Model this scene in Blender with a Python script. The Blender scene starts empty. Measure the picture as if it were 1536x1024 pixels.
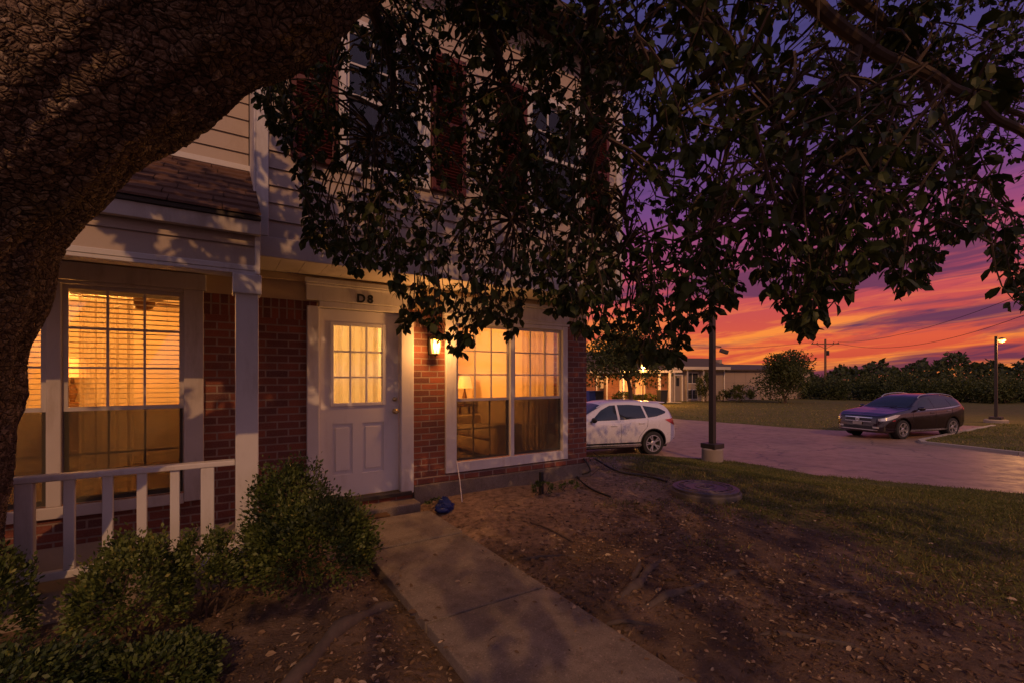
import bpy, bmesh, math, random
import numpy as np
from mathutils import Vector, Matrix
random.seed(7); rng = np.random.default_rng(11)
R = math.radians
S = bpy.context.scene
COL = S.collection

# ------------------------------------------------------------------ camera geometry
CAMZ = 1.5
FPX = 682.7
AX = np.array([0.5373, 0.8434]); RT = np.array([0.8434, -0.5373])
def cpt(px, py, t):
    u = (px-768)/FPX; v = (565-py)/FPX
    d = AX + u*RT
    return Vector((d[0]*t, d[1]*t, CAMZ+v*t))
def onY(px, py, Y):
    u = (px-768)/FPX; d = AX+u*RT
    return cpt(px, py, Y/d[1])
def onZ(px, py, z):
    return cpt(px, py, (CAMZ-z)*FPX/(py-565))
def proj(p):
    x, y, z = p
    t = x*AX[0]+y*AX[1]; r = x*RT[0]+y*RT[1]
    return 768+FPX*r/t, 565-FPX*(z-CAMZ)/t, t

# ------------------------------------------------------------------ materials
def newmat(name):
    m = bpy.data.materials.new(name); m.use_nodes = True
    nt = m.node_tree; b = nt.nodes['Principled BSDF']
    return m, nt, b
def N(nt, typ, **kw):
    n = nt.nodes.new(typ)
    for k, v in kw.items():
        if k in n.inputs: n.inputs[k].default_value = v
        else: setattr(n, k, v)
    return n
def lk(nt, a, b): nt.links.new(a, b)
def rgba(c): return (c[0], c[1], c[2], 1)
def mixrgb(nt, fac, a, b, mode='MIX'):
    n = nt.nodes.new('ShaderNodeMix'); n.data_type = 'RGBA'; n.blend_type = mode
    for sock, v in ((n.inputs[0], fac), (n.inputs[6], a), (n.inputs[7], b)):
        if hasattr(v, 'links'): lk(nt, v, sock)
        elif isinstance(v, (int, float)): sock.default_value = v
        else: sock.default_value = rgba(v)
    return n.outputs[2]
def math_(nt, op, a, b=None, c=None, clamp=False):
    n = nt.nodes.new('ShaderNodeMath'); n.operation = op; n.use_clamp = clamp
    for i, v in enumerate((a, b, c)):
        if v is None: continue
        if hasattr(v, 'links'): lk(nt, v, n.inputs[i])
        else: n.inputs[i].default_value = v
    return n.outputs[0]
def ramp(nt, fac, stops, interp='LINEAR'):
    n = nt.nodes.new('ShaderNodeValToRGB'); cr = n.color_ramp; cr.interpolation = interp
    while len(cr.elements) < len(stops): cr.elements.new(0.5)
    for e, (p, c) in zip(cr.elements, stops):
        e.position = p; e.color = rgba(c) if not isinstance(c, (int, float)) else (c, c, c, 1)
    lk(nt, fac, n.inputs[0]); return n.outputs[0]
def maprange(nt, v, a, b, c=0., d=1.):
    n = nt.nodes.new('ShaderNodeMapRange'); n.clamp = True
    lk(nt, v, n.inputs[0])
    for i, x in enumerate((a, b, c, d)): n.inputs[i+1].default_value = x
    return n.outputs[0]
def bump(nt, b, h, strength=.4, dist=.01):
    n = N(nt, 'ShaderNodeBump', Strength=strength, Distance=dist)
    lk(nt, h, n.inputs['Height']); lk(nt, n.outputs[0], b.inputs['Normal'])
def objco(nt): return N(nt, 'ShaderNodeTexCoord').outputs['Object']
def noise(nt, vec, scale, detail=4, rough=.55, out=0):
    n = N(nt, 'ShaderNodeTexNoise', Scale=scale, Detail=detail, Roughness=rough)
    if vec is not None: lk(nt, vec, n.inputs['Vector'])
    return n.outputs[out]
def mapping(nt, vec, scale=(1,1,1), rot=(0,0,0), loc=(0,0,0)):
    n = nt.nodes.new('ShaderNodeMapping'); lk(nt, vec, n.inputs[0])
    n.inputs['Scale'].default_value = scale; n.inputs['Rotation'].default_value = rot; n.inputs['Location'].default_value = loc
    return n.outputs[0]
def M(name, base, rough=.6, var=.2, scale=6, bmp=.15, bscale=60, spec=.4, metal=0, coat=0, dirt=0):
    m, nt, b = newmat(name)
    co = objco(nt)
    n1 = noise(nt, co, scale, 6, .6)
    c = mixrgb(nt, n1, [x*(1-var) for x in base], [min(1, x*(1+var)) for x in base])
    if dirt:
        dn = noise(nt, mapping(nt, co, (3.2,3.2,.8)), 1.6, 7, .7)
        c = mixrgb(nt, maprange(nt, dn, .52, .78, 0, dirt), c, (.22,.155,.11))
    lk(nt, c, b.inputs['Base Color'])
    n2 = noise(nt, co, bscale, 3)
    b.inputs['Roughness'].default_value = rough
    lk(nt, maprange(nt, n1, .3, .7, max(0, rough-.08), min(1, rough+.08)), b.inputs['Roughness'])
    b.inputs['Specular IOR Level'].default_value = spec; b.inputs['Metallic'].default_value = metal
    b.inputs['Coat Weight'].default_value = coat; b.inputs['Coat Roughness'].default_value = .05
    if bmp: bump(nt, b, n2, bmp, .004)
    return m
def emit(name, col, strength):
    m, nt, b = newmat(name)
    n1 = noise(nt, objco(nt), 12, 2)
    b.inputs['Base Color'].default_value = rgba(col)
    lk(nt, mixrgb(nt, n1, [c*.85 for c in col], col), b.inputs['Emission Color'])
    b.inputs['Emission Strength'].default_value = strength
    return m
def glassmat(name, tint=(.92,.95,.95), refl=.9):
    m = bpy.data.materials.new(name); m.use_nodes = True; nt = m.node_tree
    nt.nodes.remove(nt.nodes['Principled BSDF']); out = nt.nodes['Material Output']
    tr = N(nt, 'ShaderNodeBsdfTransparent'); tr.inputs[0].default_value = rgba(tint)
    gl = N(nt, 'ShaderNodeBsdfGlossy'); gl.inputs['Roughness'].default_value = .015
    gl.inputs[0].default_value = rgba((refl,)*3)
    fr = N(nt, 'ShaderNodeFresnel', IOR=1.5)
    f2 = math_(nt, 'MULTIPLY', fr.outputs[0], 1.7, clamp=True)
    mx = nt.nodes.new('ShaderNodeMixShader')
    lk(nt, f2, mx.inputs[0]); lk(nt, tr.outputs[0], mx.inputs[1]); lk(nt, gl.outputs[0], mx.inputs[2])
    lk(nt, mx.outputs[0], out.inputs[0])
    return m
def tintmat(name, dark, light, rough=.45, spec=.4, alt=None, trans=0.):
    m, nt, b = newmat(name)
    at = N(nt, 'ShaderNodeAttribute', attribute_name='tint')
    st = [(0, dark), (.75, light)]
    if alt: st.append((1, alt))
    c = ramp(nt, at.outputs['Fac'], st)
    n1 = noise(nt, objco(nt), 30, 2)
    c = mixrgb(nt, maprange(nt, n1, .3, .7, 0, .25), c, dark)
    lk(nt, c, b.inputs['Base Color'])
    b.inputs['Roughness'].default_value = rough; b.inputs['Specular IOR Level'].default_value = spec
    if trans:
        tl = N(nt, 'ShaderNodeBsdfTranslucent'); lk(nt, c, tl.inputs[0])
        mx = nt.nodes.new('ShaderNodeMixShader'); mx.inputs[0].default_value = trans
        lk(nt, b.outputs[0], mx.inputs[1]); lk(nt, tl.outputs[0], mx.inputs[2])
        lk(nt, mx.outputs[0], nt.nodes['Material Output'].inputs[0])
    return m

def brickmat(name, c1, c2, mortar, vertical=False, bw=.205, rh=.075, off=.5):
    m, nt, b = newmat(name)
    co = objco(nt); sp = N(nt, 'ShaderNodeSeparateXYZ'); lk(nt, co, sp.inputs[0])
    cb = N(nt, 'ShaderNodeCombineXYZ')
    xy = math_(nt, 'ADD', sp.outputs[0], sp.outputs[1])
    lk(nt, xy, cb.inputs[1 if vertical else 0]); lk(nt, sp.outputs[2], cb.inputs[0 if vertical else 1])
    wob = N(nt, 'ShaderNodeTexNoise', Scale=14., Detail=2.); lk(nt, co, wob.inputs['Vector'])
    wv = N(nt, 'ShaderNodeVectorMath', operation='SCALE'); lk(nt, wob.outputs['Color'], wv.inputs[0]); wv.inputs['Scale'].default_value = .006
    ad = N(nt, 'ShaderNodeVectorMath', operation='ADD'); lk(nt, cb.outputs[0], ad.inputs[0]); lk(nt, wv.outputs[0], ad.inputs[1])
    br = N(nt, 'ShaderNodeTexBrick', Scale=1.)
    br.offset = off
    br.inputs['Brick Width'].default_value = bw; br.inputs['Row Height'].default_value = rh
    br.inputs['Mortar Size'].default_value = .0085; br.inputs['Mortar Smooth'].default_value = .25; br.inputs['Bias'].default_value = -.1
    br.inputs['Color1'].default_value = rgba(c1); br.inputs['Color2'].default_value = rgba(c2); br.inputs['Mortar'].default_value = rgba(mortar)
    lk(nt, ad.outputs[0], br.inputs['Vector'])
    n1 = noise(nt, co, 3, 6, .65); n2 = noise(nt, co, 90, 4)
    c = mixrgb(nt, maprange(nt, n1, .35, .75, 0, .55), br.outputs[0], [x*.7 for x in c2])
    c = mixrgb(nt, maprange(nt, n2, .5, .8, 0, .4), c, mortar)
    lk(nt, c, b.inputs['Base Color']); b.inputs['Roughness'].default_value = .85
    h = math_(nt, 'SUBTRACT', math_(nt, 'MULTIPLY', n2, .35), br.outputs['Fac'])
    bump(nt, b, h, .8, .008)
    return m

MAT = {}
MAT['brick'] = brickmat('brick', (.28,.075,.038), (.10,.036,.034), (.30,.22,.18))
MAT['brick_soldier'] = brickmat('brick_soldier', (.28,.075,.038), (.09,.036,.036), (.30,.22,.18), True, .22, .072, 0)
MAT['white'] = M('white_paint', (.60,.58,.59), .5, .10, 5, .12, 90, dirt=.5)
MAT['trim'] = M('trim_paint', (.50,.455,.435), .55, .12, 4, .12, 80, dirt=.6)
MAT['siding'] = M('siding_vinyl', (.42,.345,.30), .55, .12, 2.5, .1, 40, dirt=.45)
MAT['panel'] = M('panel_paint', (.50,.38,.24), .6, .12, 3, .1, 50)
MAT['door'] = M('door_paint', (.66,.64,.67), .45, .06, 3, .04, 60, dirt=.3)
MAT['shutter'] = M('shutter_paint', (.10,.018,.014), .5, .2, 6)
MAT['metal_dark'] = M('dark_metal', (.05,.04,.035), .45, .3, 20, .1, 80, .5, .4)
MAT['brass'] = M('brass', (.55,.42,.22), .28, .1, 20, .03, 90, .5, 1)
MAT['chrome'] = M('chrome', (.7,.7,.72), .15, .05, 20, 0, 1, .5, 1)
MAT['black'] = M('black_plastic', (.018,.018,.02), .5, .3, 20, .1)
MAT['rubber'] = M('rubber', (.02,.02,.022), .8, .3, 20, .2)
MAT['glass'] = glassmat('window_glass')
MAT['glass_up'] = glassmat('upper_window_glass', (.32,.36,.42), .5)
MAT['plaster'] = M('cream_plaster', (.72,.60,.44), .8, .05, 2, .05)
MAT['ceiling'] = M('ceiling_paint', (.75,.66,.52), .9, .05, 3, .1, 90)
MAT['carpet'] = M('carpet', (.30,.20,.12), .95, .2, 30, .3)
MAT['concrete'] = M('concrete', (.26,.215,.18), .85, .25, 4, .35, 70)
MAT['conc_light'] = M('pale_concrete', (.34,.30,.26), .85, .25, 4, .3, 60)
MAT['wood_brown'] = M('brown_wood', (.16,.075,.035), .5, .3, 6, .1)
MAT['fabric'] = M('sofa_fabric', (.62,.50,.36), .9, .1, 20, .2, 200)
MAT['fabric_dark'] = M('dark_fabric', (.16,.10,.06), .9, .1, 20, .2, 200)
MAT['shade'] = emit('lamp_shade_glow', (1,.48,.12), .95)
MAT['lantern'] = emit('lantern_glow', (1,.48,.11), 2.6)
MAT['sodium'] = emit('sodium_lamp', (1,.50,.13), 4)
MAT['porchglow'] = emit('porch_lamp_glow', (1,.50,.12), 4)
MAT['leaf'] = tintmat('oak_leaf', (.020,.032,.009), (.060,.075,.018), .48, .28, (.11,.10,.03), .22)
MAT['shrub'] = tintmat('boxwood_leaf', (.028,.05,.014), (.16,.20,.045), .5, .35, (.30,.28,.07), .2)
MAT['farleaf'] = tintmat('far_tree_leaf', (.022,.034,.010), (.085,.10,.025), .6, .3, (.16,.12,.03), .2)
MAT['litter'] = tintmat('dead_leaf', (.045,.029,.019), (.19,.118,.066), .75, .2, (.46,.35,.23))
MAT['blade'] = tintmat('grass_blade', (.055,.07,.018), (.18,.185,.05), .65, .2, (.38,.28,.11), .25)

def bark_mat():
    m, nt, b = newmat('oak_bark')
    co = objco(nt)
    nz = N(nt, 'ShaderNodeTexNoise', Scale=5., Detail=3.); lk(nt, co, nz.inputs['Vector'])
    sc = N(nt, 'ShaderNodeVectorMath', operation='SCALE'); lk(nt, nz.outputs['Color'], sc.inputs[0]); sc.inputs['Scale'].default_value = .10
    ad = N(nt, 'ShaderNodeVectorMath', operation='ADD'); lk(nt, co, ad.inputs[0]); lk(nt, sc.outputs[0], ad.inputs[1])
    vs = []
    for s in (35., 70.):
        v = N(nt, 'ShaderNodeTexVoronoi', feature='DISTANCE_TO_EDGE', Scale=s); lk(nt, ad.outputs[0], v.inputs['Vector']); vs.append(v.outputs['Distance'])
    vc = N(nt, 'ShaderNodeTexVoronoi', feature='F1', Scale=35.); lk(nt, ad.outputs[0], vc.inputs['Vector'])
    h1 = maprange(nt, vs[0], 0, .16); h2 = maprange(nt, vs[1], 0, .25)
    fine = noise(nt, co, 70, 5, .65)
    big = noise(nt, co, 2.3, 3)
    h = math_(nt, 'ADD', math_(nt, 'MULTIPLY', math_(nt, 'POWER', h1, .6), .75), math_(nt, 'MULTIPLY', h2, .22))
    h = math_(nt, 'ADD', h, math_(nt, 'MULTIPLY', fine, .3))
    rnd = N(nt, 'ShaderNodeSeparateColor'); lk(nt, vc.outputs['Color'], rnd.inputs[0])
    plate = ramp(nt, rnd.outputs[0], [(0, (.16,.11,.08)), (.6, (.28,.20,.145)), (1, (.44,.35,.27))])
    plate = mixrgb(nt, maprange(nt, fine, .35, .7), plate, (.075,.048,.036))
    plate = mixrgb(nt, maprange(nt, big, .45, .7, 0, .35), plate, (.13,.12,.06))
    c = mixrgb(nt, maprange(nt, h1, .0, .55), (.045,.031,.024), plate)
    lk(nt, c, b.inputs['Base Color']); b.inputs['Roughness'].default_value = .9; b.inputs['Specular IOR Level'].default_value = .2
    dp = N(nt, 'ShaderNodeDisplacement', Midlevel=.6, Scale=.017); lk(nt, h, dp.inputs['Height'])
    lk(nt, dp.outputs[0], nt.nodes['Material Output'].inputs['Displacement'])
    m.displacement_method = 'BOTH'
    return m
MAT['bark'] = bark_mat()
MAT['twig'] = M('twig_bark', (.075,.05,.036), .9, .35, 25, .5, 60)
MAT['root'] = M('root_bark', (.085,.064,.055), .95, .5, 22, 1., 45)

# ------------------------------------------------------------------ mesh builder
def wl(o):
    v = Vector((0,0,0))
    while o is not None: v += o.location; o = o.parent
    return v
class MB:
    def __init__(s): s.v = []; s.f = []
    def add(s, vs, fs):
        n = len(s.v); s.v += [tuple(p) for p in vs]; s.f += [tuple(i+n for i in f) for f in fs]; return s
    def box(s, x0, x1, y0, y1, z0, z1):
        x0,x1 = sorted((x0,x1)); y0,y1 = sorted((y0,y1)); z0,z1 = sorted((z0,z1))
        return s.add([(x0,y0,z0),(x1,y0,z0),(x1,y1,z0),(x0,y1,z0),(x0,y0,z1),(x1,y0,z1),(x1,y1,z1),(x0,y1,z1)],
              [(0,3,2,1),(4,5,6,7),(0,1,5,4),(1,2,6,5),(2,3,7,6),(3,0,4,7)])
    def cbox(s, x0, x1, y0, y1, z0, z1, c=.006):
        bm = bmesh.new(); t = MB().box(x0,x1,y0,y1,z0,z1)
        vs = [bm.verts.new(p) for p in t.v]
        for f in t.f: bm.faces.new([vs[i] for i in f])
        c = min(c, abs(x1-x0)*.4, abs(y1-y0)*.4, abs(z1-z0)*.4)
        bmesh.ops.bevel(bm, geom=bm.edges[:], offset=c, segments=2, profile=.5, affect='EDGES')
        bm.verts.index_update()
        s.add([v.co for v in bm.verts], [[v.index for v in f.verts] for f in bm.faces]); bm.free(); return s
    def bar(s, a, b, w, h=None, up=(0,0,1)):
        h = h or w; a = Vector(a); b = Vector(b); d = (b-a).normalized(); u = Vector(up)
        if abs(d.dot(u)) > .95: u = Vector((0,1,0))
        x = d.cross(u).normalized(); y = x.cross(d).normalized()
        vs = [p+x*sx*w/2+y*sy*h/2 for p in (a,b) for sx,sy in ((-1,-1),(1,-1),(1,1),(-1,1))]
        return s.add(vs, [(0,1,2,3),(7,6,5,4),(0,4,5,1),(1,5,6,2),(2,6,7,3),(3,7,4,0)])
    def tube(s, pts, rad, n=8, cap=True):
        pts = [Vector(p) for p in pts]; k = len(pts)
        rad = rad if hasattr(rad, '__len__') else [rad]*k
        base = len(s.v); ref = None
        for i, p in enumerate(pts):
            d = (pts[min(i+1,k-1)]-pts[max(i-1,0)]).normalized()
            if ref is None:
                ref = d.orthogonal().normalized()
            x = (ref - d*ref.dot(d)).normalized(); y = d.cross(x); ref = x
            for j in range(n):
                a = 2*math.pi*j/n; s.v.append(tuple(p+(x*math.cos(a)+y*math.sin(a))*rad[i]))
        for i in range(k-1):
            for j in range(n):
                a = base+i*n+j; b = base+i*n+(j+1)%n
                s.f.append((a, b, b+n, a+n))
        if cap:
            s.f.append(tuple(base+j for j in range(n))[::-1]); s.f.append(tuple(base+(k-1)*n+j for j in range(n)))
        return s
    def lathe(s, prof, c=(0,0,0), n=24, axis='z', close=False):
        base = len(s.v); k = len(prof)
        for r, h in prof:
            for j in range(n):
                a = 2*math.pi*j/n; x, y = r*math.cos(a), r*math.sin(a)
                p = (x,y,h) if axis == 'z' else ((x,h,y) if axis == 'y' else (h,x,y))
                s.v.append((p[0]+c[0],p[1]+c[1],p[2]+c[2]))
        for i in range(k-1 if not close else k):
            for j in range(n):
                i2 = (i+1) % k
                s.f.append((base+i*n+j, base+i*n+(j+1)%n, base+i2*n+(j+1)%n, base+i2*n+j))
        if not close:
            s.f.append(tuple(base+j for j in range(n))[::-1]); s.f.append(tuple(base+(k-1)*n+j for j in range(n)))
        return s
    def prism(s, poly, f0, f1):
        """poly of 2D points; f0/f1 map a 2D point to 3D for the two caps"""
        n = len(poly)
        vs = [f0(p) for p in poly]+[f1(p) for p in poly]
        fs = [tuple(range(n))[::-1], tuple(range(n, 2*n))]+[(i,(i+1)%n,(i+1)%n+n,i+n) for i in range(n)]
        return s.add(vs, fs)
    def build(s, name, mat, parent=None, smooth=False, local=False, loc=None):
        me = bpy.data.meshes.new(name)
        off = Vector((0,0,0))
        if not local:
            off = wl(parent) if parent is not None else Vector((0,0,0))
            if loc is not None: off = off+Vector(loc)
        me.from_pydata([(p[0]-off.x, p[1]-off.y, p[2]-off.z) for p in s.v], [], s.f)
        bm = bmesh.new(); bm.from_mesh(me); bmesh.ops.recalc_face_normals(bm, faces=bm.faces[:]); bm.to_mesh(me); bm.free()
        me.materials.append(MAT[mat] if isinstance(mat, str) else mat)
        if smooth: smooth_by_angle(me)
        o = bpy.data.objects.new(name, me); COL.objects.link(o)
        if parent is not None: o.parent = parent
        if loc is not None: o.location = loc
        return o
def smooth_by_angle(me, ang=38):
    me.polygons.foreach_set('use_smooth', [True]*len(me.polygons))
    bm = bmesh.new(); bm.from_mesh(me)
    for e in bm.edges:
        if len(e.link_faces) == 2 and e.calc_face_angle(0) > R(ang): e.smooth = False
    bm.to_mesh(me); bm.free()
def tag(o, label=None, cat=None, group=None, kind=None):
    if label: o['label'] = label
    if cat: o['category'] = cat
    if group: o['group'] = group
    if kind: o['kind'] = kind
    return o
def empty(name, loc=(0,0,0), rz=0, label=None, cat=None, group=None):
    o = bpy.data.objects.new(name, None); COL.objects.link(o); o.location = loc; o.rotation_euler = (0,0,rz)
    o.empty_display_size = .2
    return tag(o, label, cat, group)
def copy_tree(o, parent=None):
    c = o.copy(); COL.objects.link(c)
    if parent is not None: c.parent = parent
    for ch in list(o.children): copy_tree(ch, c)
    return c
def npmesh(name, V, F, mat, parent=None, tint=None, smooth=False):
    """V (n,3) local array, F (m,k) faces of one size"""
    me = bpy.data.meshes.new(name)
    V = np.asarray(V, dtype=np.float32); F = np.asarray(F, dtype=np.int32)
    me.vertices.add(len(V)); me.vertices.foreach_set('co', V.ravel())
    k = F.shape[1]
    me.loops.add(F.size); me.loops.foreach_set('vertex_index', F.ravel())
    me.polygons.add(len(F)); me.polygons.foreach_set('loop_start', np.arange(0, F.size, k, dtype=np.int32))
    me.polygons.foreach_set('use_smooth', np.full(len(F), smooth))
    me.update(calc_edges=True)
    if tint is not None:
        a = me.attributes.new('tint', 'FLOAT', 'POINT'); a.data.foreach_set('value', np.asarray(tint, dtype=np.float32))
    me.materials.append(MAT[mat] if isinstance(mat, str) else mat)
    o = bpy.data.objects.new(name, me); COL.objects.link(o)
    if parent is not None: o.parent = parent
    return o
def unit(a): return a/np.maximum(np.linalg.norm(a, axis=-1, keepdims=True), 1e-9)
def leaf_arrays(P, D, Nn, L, W, tint, fold=.25, curl=.15):
    """folded leaves with 8 verts / 4 quads each"""
    D = unit(D); B = unit(np.cross(D, Nn)); Nn = np.cross(B, D)
    L = L[:,None]; W = W[:,None]
    b = P; m1 = P+D*L*.35+Nn*L*.03; m2 = P+D*L*.70-Nn*L*curl*.35; tip = P+D*L-Nn*L*curl
    def side(m, w, s): return m+B*s*W*w+Nn*W*fold*w
    l1 = side(m1,.40,-1); l2 = side(m2,.5,-1); r1 = side(m1,.40,1); r2 = side(m2,.5,1)
    V = np.stack([b,m1,m2,tip,l1,l2,r1,r2],1).reshape(-1,3)
    n = len(P); base = (np.arange(n)*8)[:,None]
    # quads: (b,m1,l1) tri + ... use quads l1-l2-m2-m1 ; triangles kept as separate set
    q = np.array([[0,1,4],[0,6,1],[1,2,5],[1,5,4],[1,6,7],[1,7,2],[2,3,5],[2,7,3]])
    F = (base[:,None,:]+q[None]).reshape(-1,3)
    return V, F, np.repeat(tint, 8)
def diamond_arrays(P, D, Nn, L, W, tint):
    D = unit(D); B = unit(np.cross(D, Nn))
    V = np.stack([P, P+D*L[:,None]*.5+B*W[:,None]*.5, P+D*L[:,None], P+D*L[:,None]*.5-B*W[:,None]*.5],1).reshape(-1,3)
    F = (np.arange(len(P))*4)[:,None]+np.arange(4)[None]
    return V, F, np.repeat(tint, 4)
def rdir(n):
    return unit(rng.normal(size=(n,3)))
def light(name, typ, loc, energy, col, size=.1, parent=None):
    l = bpy.data.lights.new(name, typ); l.energy = energy; l.color = col
    if typ == 'POINT': l.shadow_soft_size = size
    o = bpy.data.objects.new(name, l); COL.objects.link(o); o.location = loc
    return o
# ================================================================== WORLD AND CAMERA
def srgb(r, g, b):
    f = lambda c: (c/255/12.92) if c/255 <= .04045 else ((c/255+.055)/1.055)**2.4
    return (f(r), f(g), f(b))
def world():
    w = bpy.data.worlds.new('World'); S.world = w; w.use_nodes = True; nt = w.node_tree
    bg = nt.nodes['Background']
    co = N(nt, 'ShaderNodeTexCoord').outputs['Generated']
    sp = N(nt, 'ShaderNodeSeparateXYZ'); lk(nt, co, sp.inputs[0])
    x, y, z = sp.outputs
    az = math_(nt, 'ARCTAN2', x, y)           # 0 towards +Y, growing towards +X
    el = math_(nt, 'ARCSINE', z)
    sun = math_(nt, 'COSINE', math_(nt, 'SUBTRACT', az, R(62)))
    warm = maprange(nt, sun, -.1, .95)
    A = ramp(nt, maprange(nt, el, 0, 1.2), [(0, srgb(160,64,66)), (.025, srgb(205,80,58)), (.055, srgb(222,92,62)), (.09, srgb(206,84,74)), (.14, srgb(190,78,92)),
             (.19, srgb(168,76,110)), (.27, srgb(116,70,128)), (.42, srgb(78,66,122)), (.7, srgb(60,66,116)), (1, srgb(52,60,108))])
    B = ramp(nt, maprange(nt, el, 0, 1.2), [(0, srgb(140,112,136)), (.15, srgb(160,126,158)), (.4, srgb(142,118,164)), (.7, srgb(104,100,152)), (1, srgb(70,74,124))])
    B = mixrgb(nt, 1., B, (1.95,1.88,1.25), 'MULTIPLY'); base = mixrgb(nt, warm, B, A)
    cb = N(nt, 'ShaderNodeCombineXYZ')
    tilt = math_(nt, 'SUBTRACT', el, math_(nt, 'MULTIPLY', az, .085))
    lk(nt, math_(nt, 'MULTIPLY', az, 3.0), cb.inputs[0]); lk(nt, math_(nt, 'MULTIPLY', tilt, 26.), cb.inputs[1])
    wq = N(nt, 'ShaderNodeTexNoise', Scale=1.1, Detail=3.); lk(nt, cb.outputs[0], wq.inputs['Vector'])
    wv = N(nt, 'ShaderNodeVectorMath', operation='SCALE'); lk(nt, wq.outputs['Color'], wv.inputs[0]); wv.inputs['Scale'].default_value = 1.1
    va = N(nt, 'ShaderNodeVectorMath', operation='ADD'); lk(nt, cb.outputs[0], va.inputs[0]); lk(nt, wv.outputs[0], va.inputs[1])
    n1 = noise(nt, va.outputs[0], 1.25, 8, .62)
    n2 = noise(nt, mapping(nt, va.outputs[0], (1,1,1), (0,0,0), (7.3,2.1,0)), .75, 8, .6)
    low = maprange(nt, el, .05, .30, 1, 0)
    core = math_(nt, 'MULTIPLY', maprange(nt, math_(nt, 'COSINE', math_(nt, 'SUBTRACT', az, R(57))), .93, 1, 0, .10), maprange(nt, math_(nt, 'ABSOLUTE', math_(nt, 'SUBTRACT', el, .085)), .02, .075, 1, -.3))
    glow = math_(nt, 'MULTIPLY', maprange(nt, math_(nt, 'ADD', n1, core), .47, .62), math_(nt, 'MULTIPLY', low, warm))
    hot = ramp(nt, maprange(nt, el, 0, .3), [(0, srgb(255,140,56)), (.3, srgb(255,150,62)), (.55, srgb(246,108,80)), (1, srgb(200,95,120))])
    c = mixrgb(nt, glow, base, hot)
    dark = math_(nt, 'MULTIPLY', maprange(nt, math_(nt, 'SUBTRACT', n2, math_(nt, 'MULTIPLY', core, .6)), .50, .61), maprange(nt, el, .42, .1, .35, .92))
    dcol = ramp(nt, maprange(nt, el, 0, .4), [(0, srgb(108,52,72)), (.3, srgb(84,54,88)), (1, srgb(60,50,94))])
    c = mixrgb(nt, dark, c, dcol)
    below = maprange(nt, el, -.02, 0.)
    c = mixrgb(nt, below, srgb(60,40,40), c)
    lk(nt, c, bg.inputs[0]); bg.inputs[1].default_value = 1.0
world()
cam = bpy.data.cameras.new('Camera'); camo = bpy.data.objects.new('Camera', cam); COL.objects.link(camo)
camo.location = (0,0,CAMZ); camo.rotation_euler = (R(90), 0, -math.atan2(AX[0], AX[1]))
cam.sensor_width = 36; cam.lens = FPX/1536*36; cam.shift_y = (565-512)/1536
cam.clip_start = .02; cam.clip_end = 3000
S.camera = camo
S.view_settings.view_transform = 'Standard'; S.view_settings.look = 'None'; S.view_settings.exposure = 0; S.view_settings.gamma = 1
sl = bpy.data.lights.new('Sun', 'SUN'); sl.energy = 1.25; sl.angle = R(.5); sl.color = (1,.50,.20)
so = bpy.data.objects.new('Sun', sl); COL.objects.link(so)
so.rotation_euler = Vector((.33,.78,-.53)).to_track_quat('-Z','Y').to_euler()
S.cycles.use_denoising = True
S.cycles.max_bounces = 8; S.cycles.transparent_max_bounces = 12; S.cycles.sample_clamp_indirect = 4

# ================================================================== GROUND
NEAR = [(12.8,-14),(12.5,-4),(11.5,1.6),(10.5,4.6),(10.85,6.2),(10.5,7.7),(9.2,9.35),(6.5,10.2),(5.2,10.4)]
FAR = [(5.2,75),(20.4,75),(20.5,16),(21.5,8.6),(21.6,8.35),(27.6,8.3),(27.6,5.3),(19.2,5.35),(18.6,5.1),(17.6,2.9),(16.4,-3),(16.2,-14)]
ROADPOLY = np.array(NEAR+FAR)
def roadz(x, y): return -.62-.03*np.clip(y-6, -6, 4)
def inpoly(x, y, P):
    x = np.asarray(x); y = np.asarray(y); ins = np.zeros(x.shape, bool); n = len(P); j = n-1
    for i in range(n):
        c = ((P[i,1] > y) != (P[j,1] > y)) & (x < (P[j,0]-P[i,0])*(y-P[i,1])/(P[j,1]-P[i,1]+1e-12)+P[i,0]); ins ^= c; j = i
    return ins
def dpoly(x, y, P):
    x = np.asarray(x); y = np.asarray(y); d = np.full(x.shape, 1e9)
    for i in range(len(P)):
        a = P[i-1]; b = P[i]; ab = b-a; t = np.clip(((x-a[0])*ab[0]+(y-a[1])*ab[1])/(ab@ab), 0, 1)
        d = np.minimum(d, np.hypot(x-a[0]-t*ab[0], y-a[1]-t*ab[1]))
    return d
def sstep(a, b, x):
    t = np.clip((x-a)/(b-a), 0, 1); return t*t*(3-2*t)
def nz2(x, y, f, seed=0):
    return (np.sin(x*f*1.7+seed+1.3*np.sin(y*f*1.1+seed))+np.sin(y*f*1.9+2.1*seed+1.7*np.sin(x*f*.9))+np.sin((x+y)*f*1.3+seed*.7))/3
def hgt(x, y):
    x = np.asarray(x, float); y = np.asarray(y, float)
    d = dpoly(x, y, ROADPOLY); ins = inpoly(x, y, ROADPOLY)
    rz = roadz(x, y)
    near = x+.25*np.maximum(y-7,0) < 16
    k = sstep(0.2, 4.6, d)
    dome = .03*nz2(x, y, 1.3, 1)+.015*nz2(x, y, 4.1, 3)
    hn = (rz+.035)*(1-k)+k*(dome*.6+.03*sstep(3.9,5.1,y))
    # keep dirt below the walk
    walk = sstep(.35, .0, np.abs(x-1.49)-.46)*sstep(5.3, 5.0, y)
    hn = hn-walk*(.05+np.maximum(dome,0))
    hf = rz+.05+.12*sstep(0,6,d)+.05*nz2(x, y, .35, 2)*sstep(0,5,d)
    h = np.where(near, hn, hf)
    return np.where(ins, np.minimum(h, rz-.05-.1*sstep(0,.5,d)), h)
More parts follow.
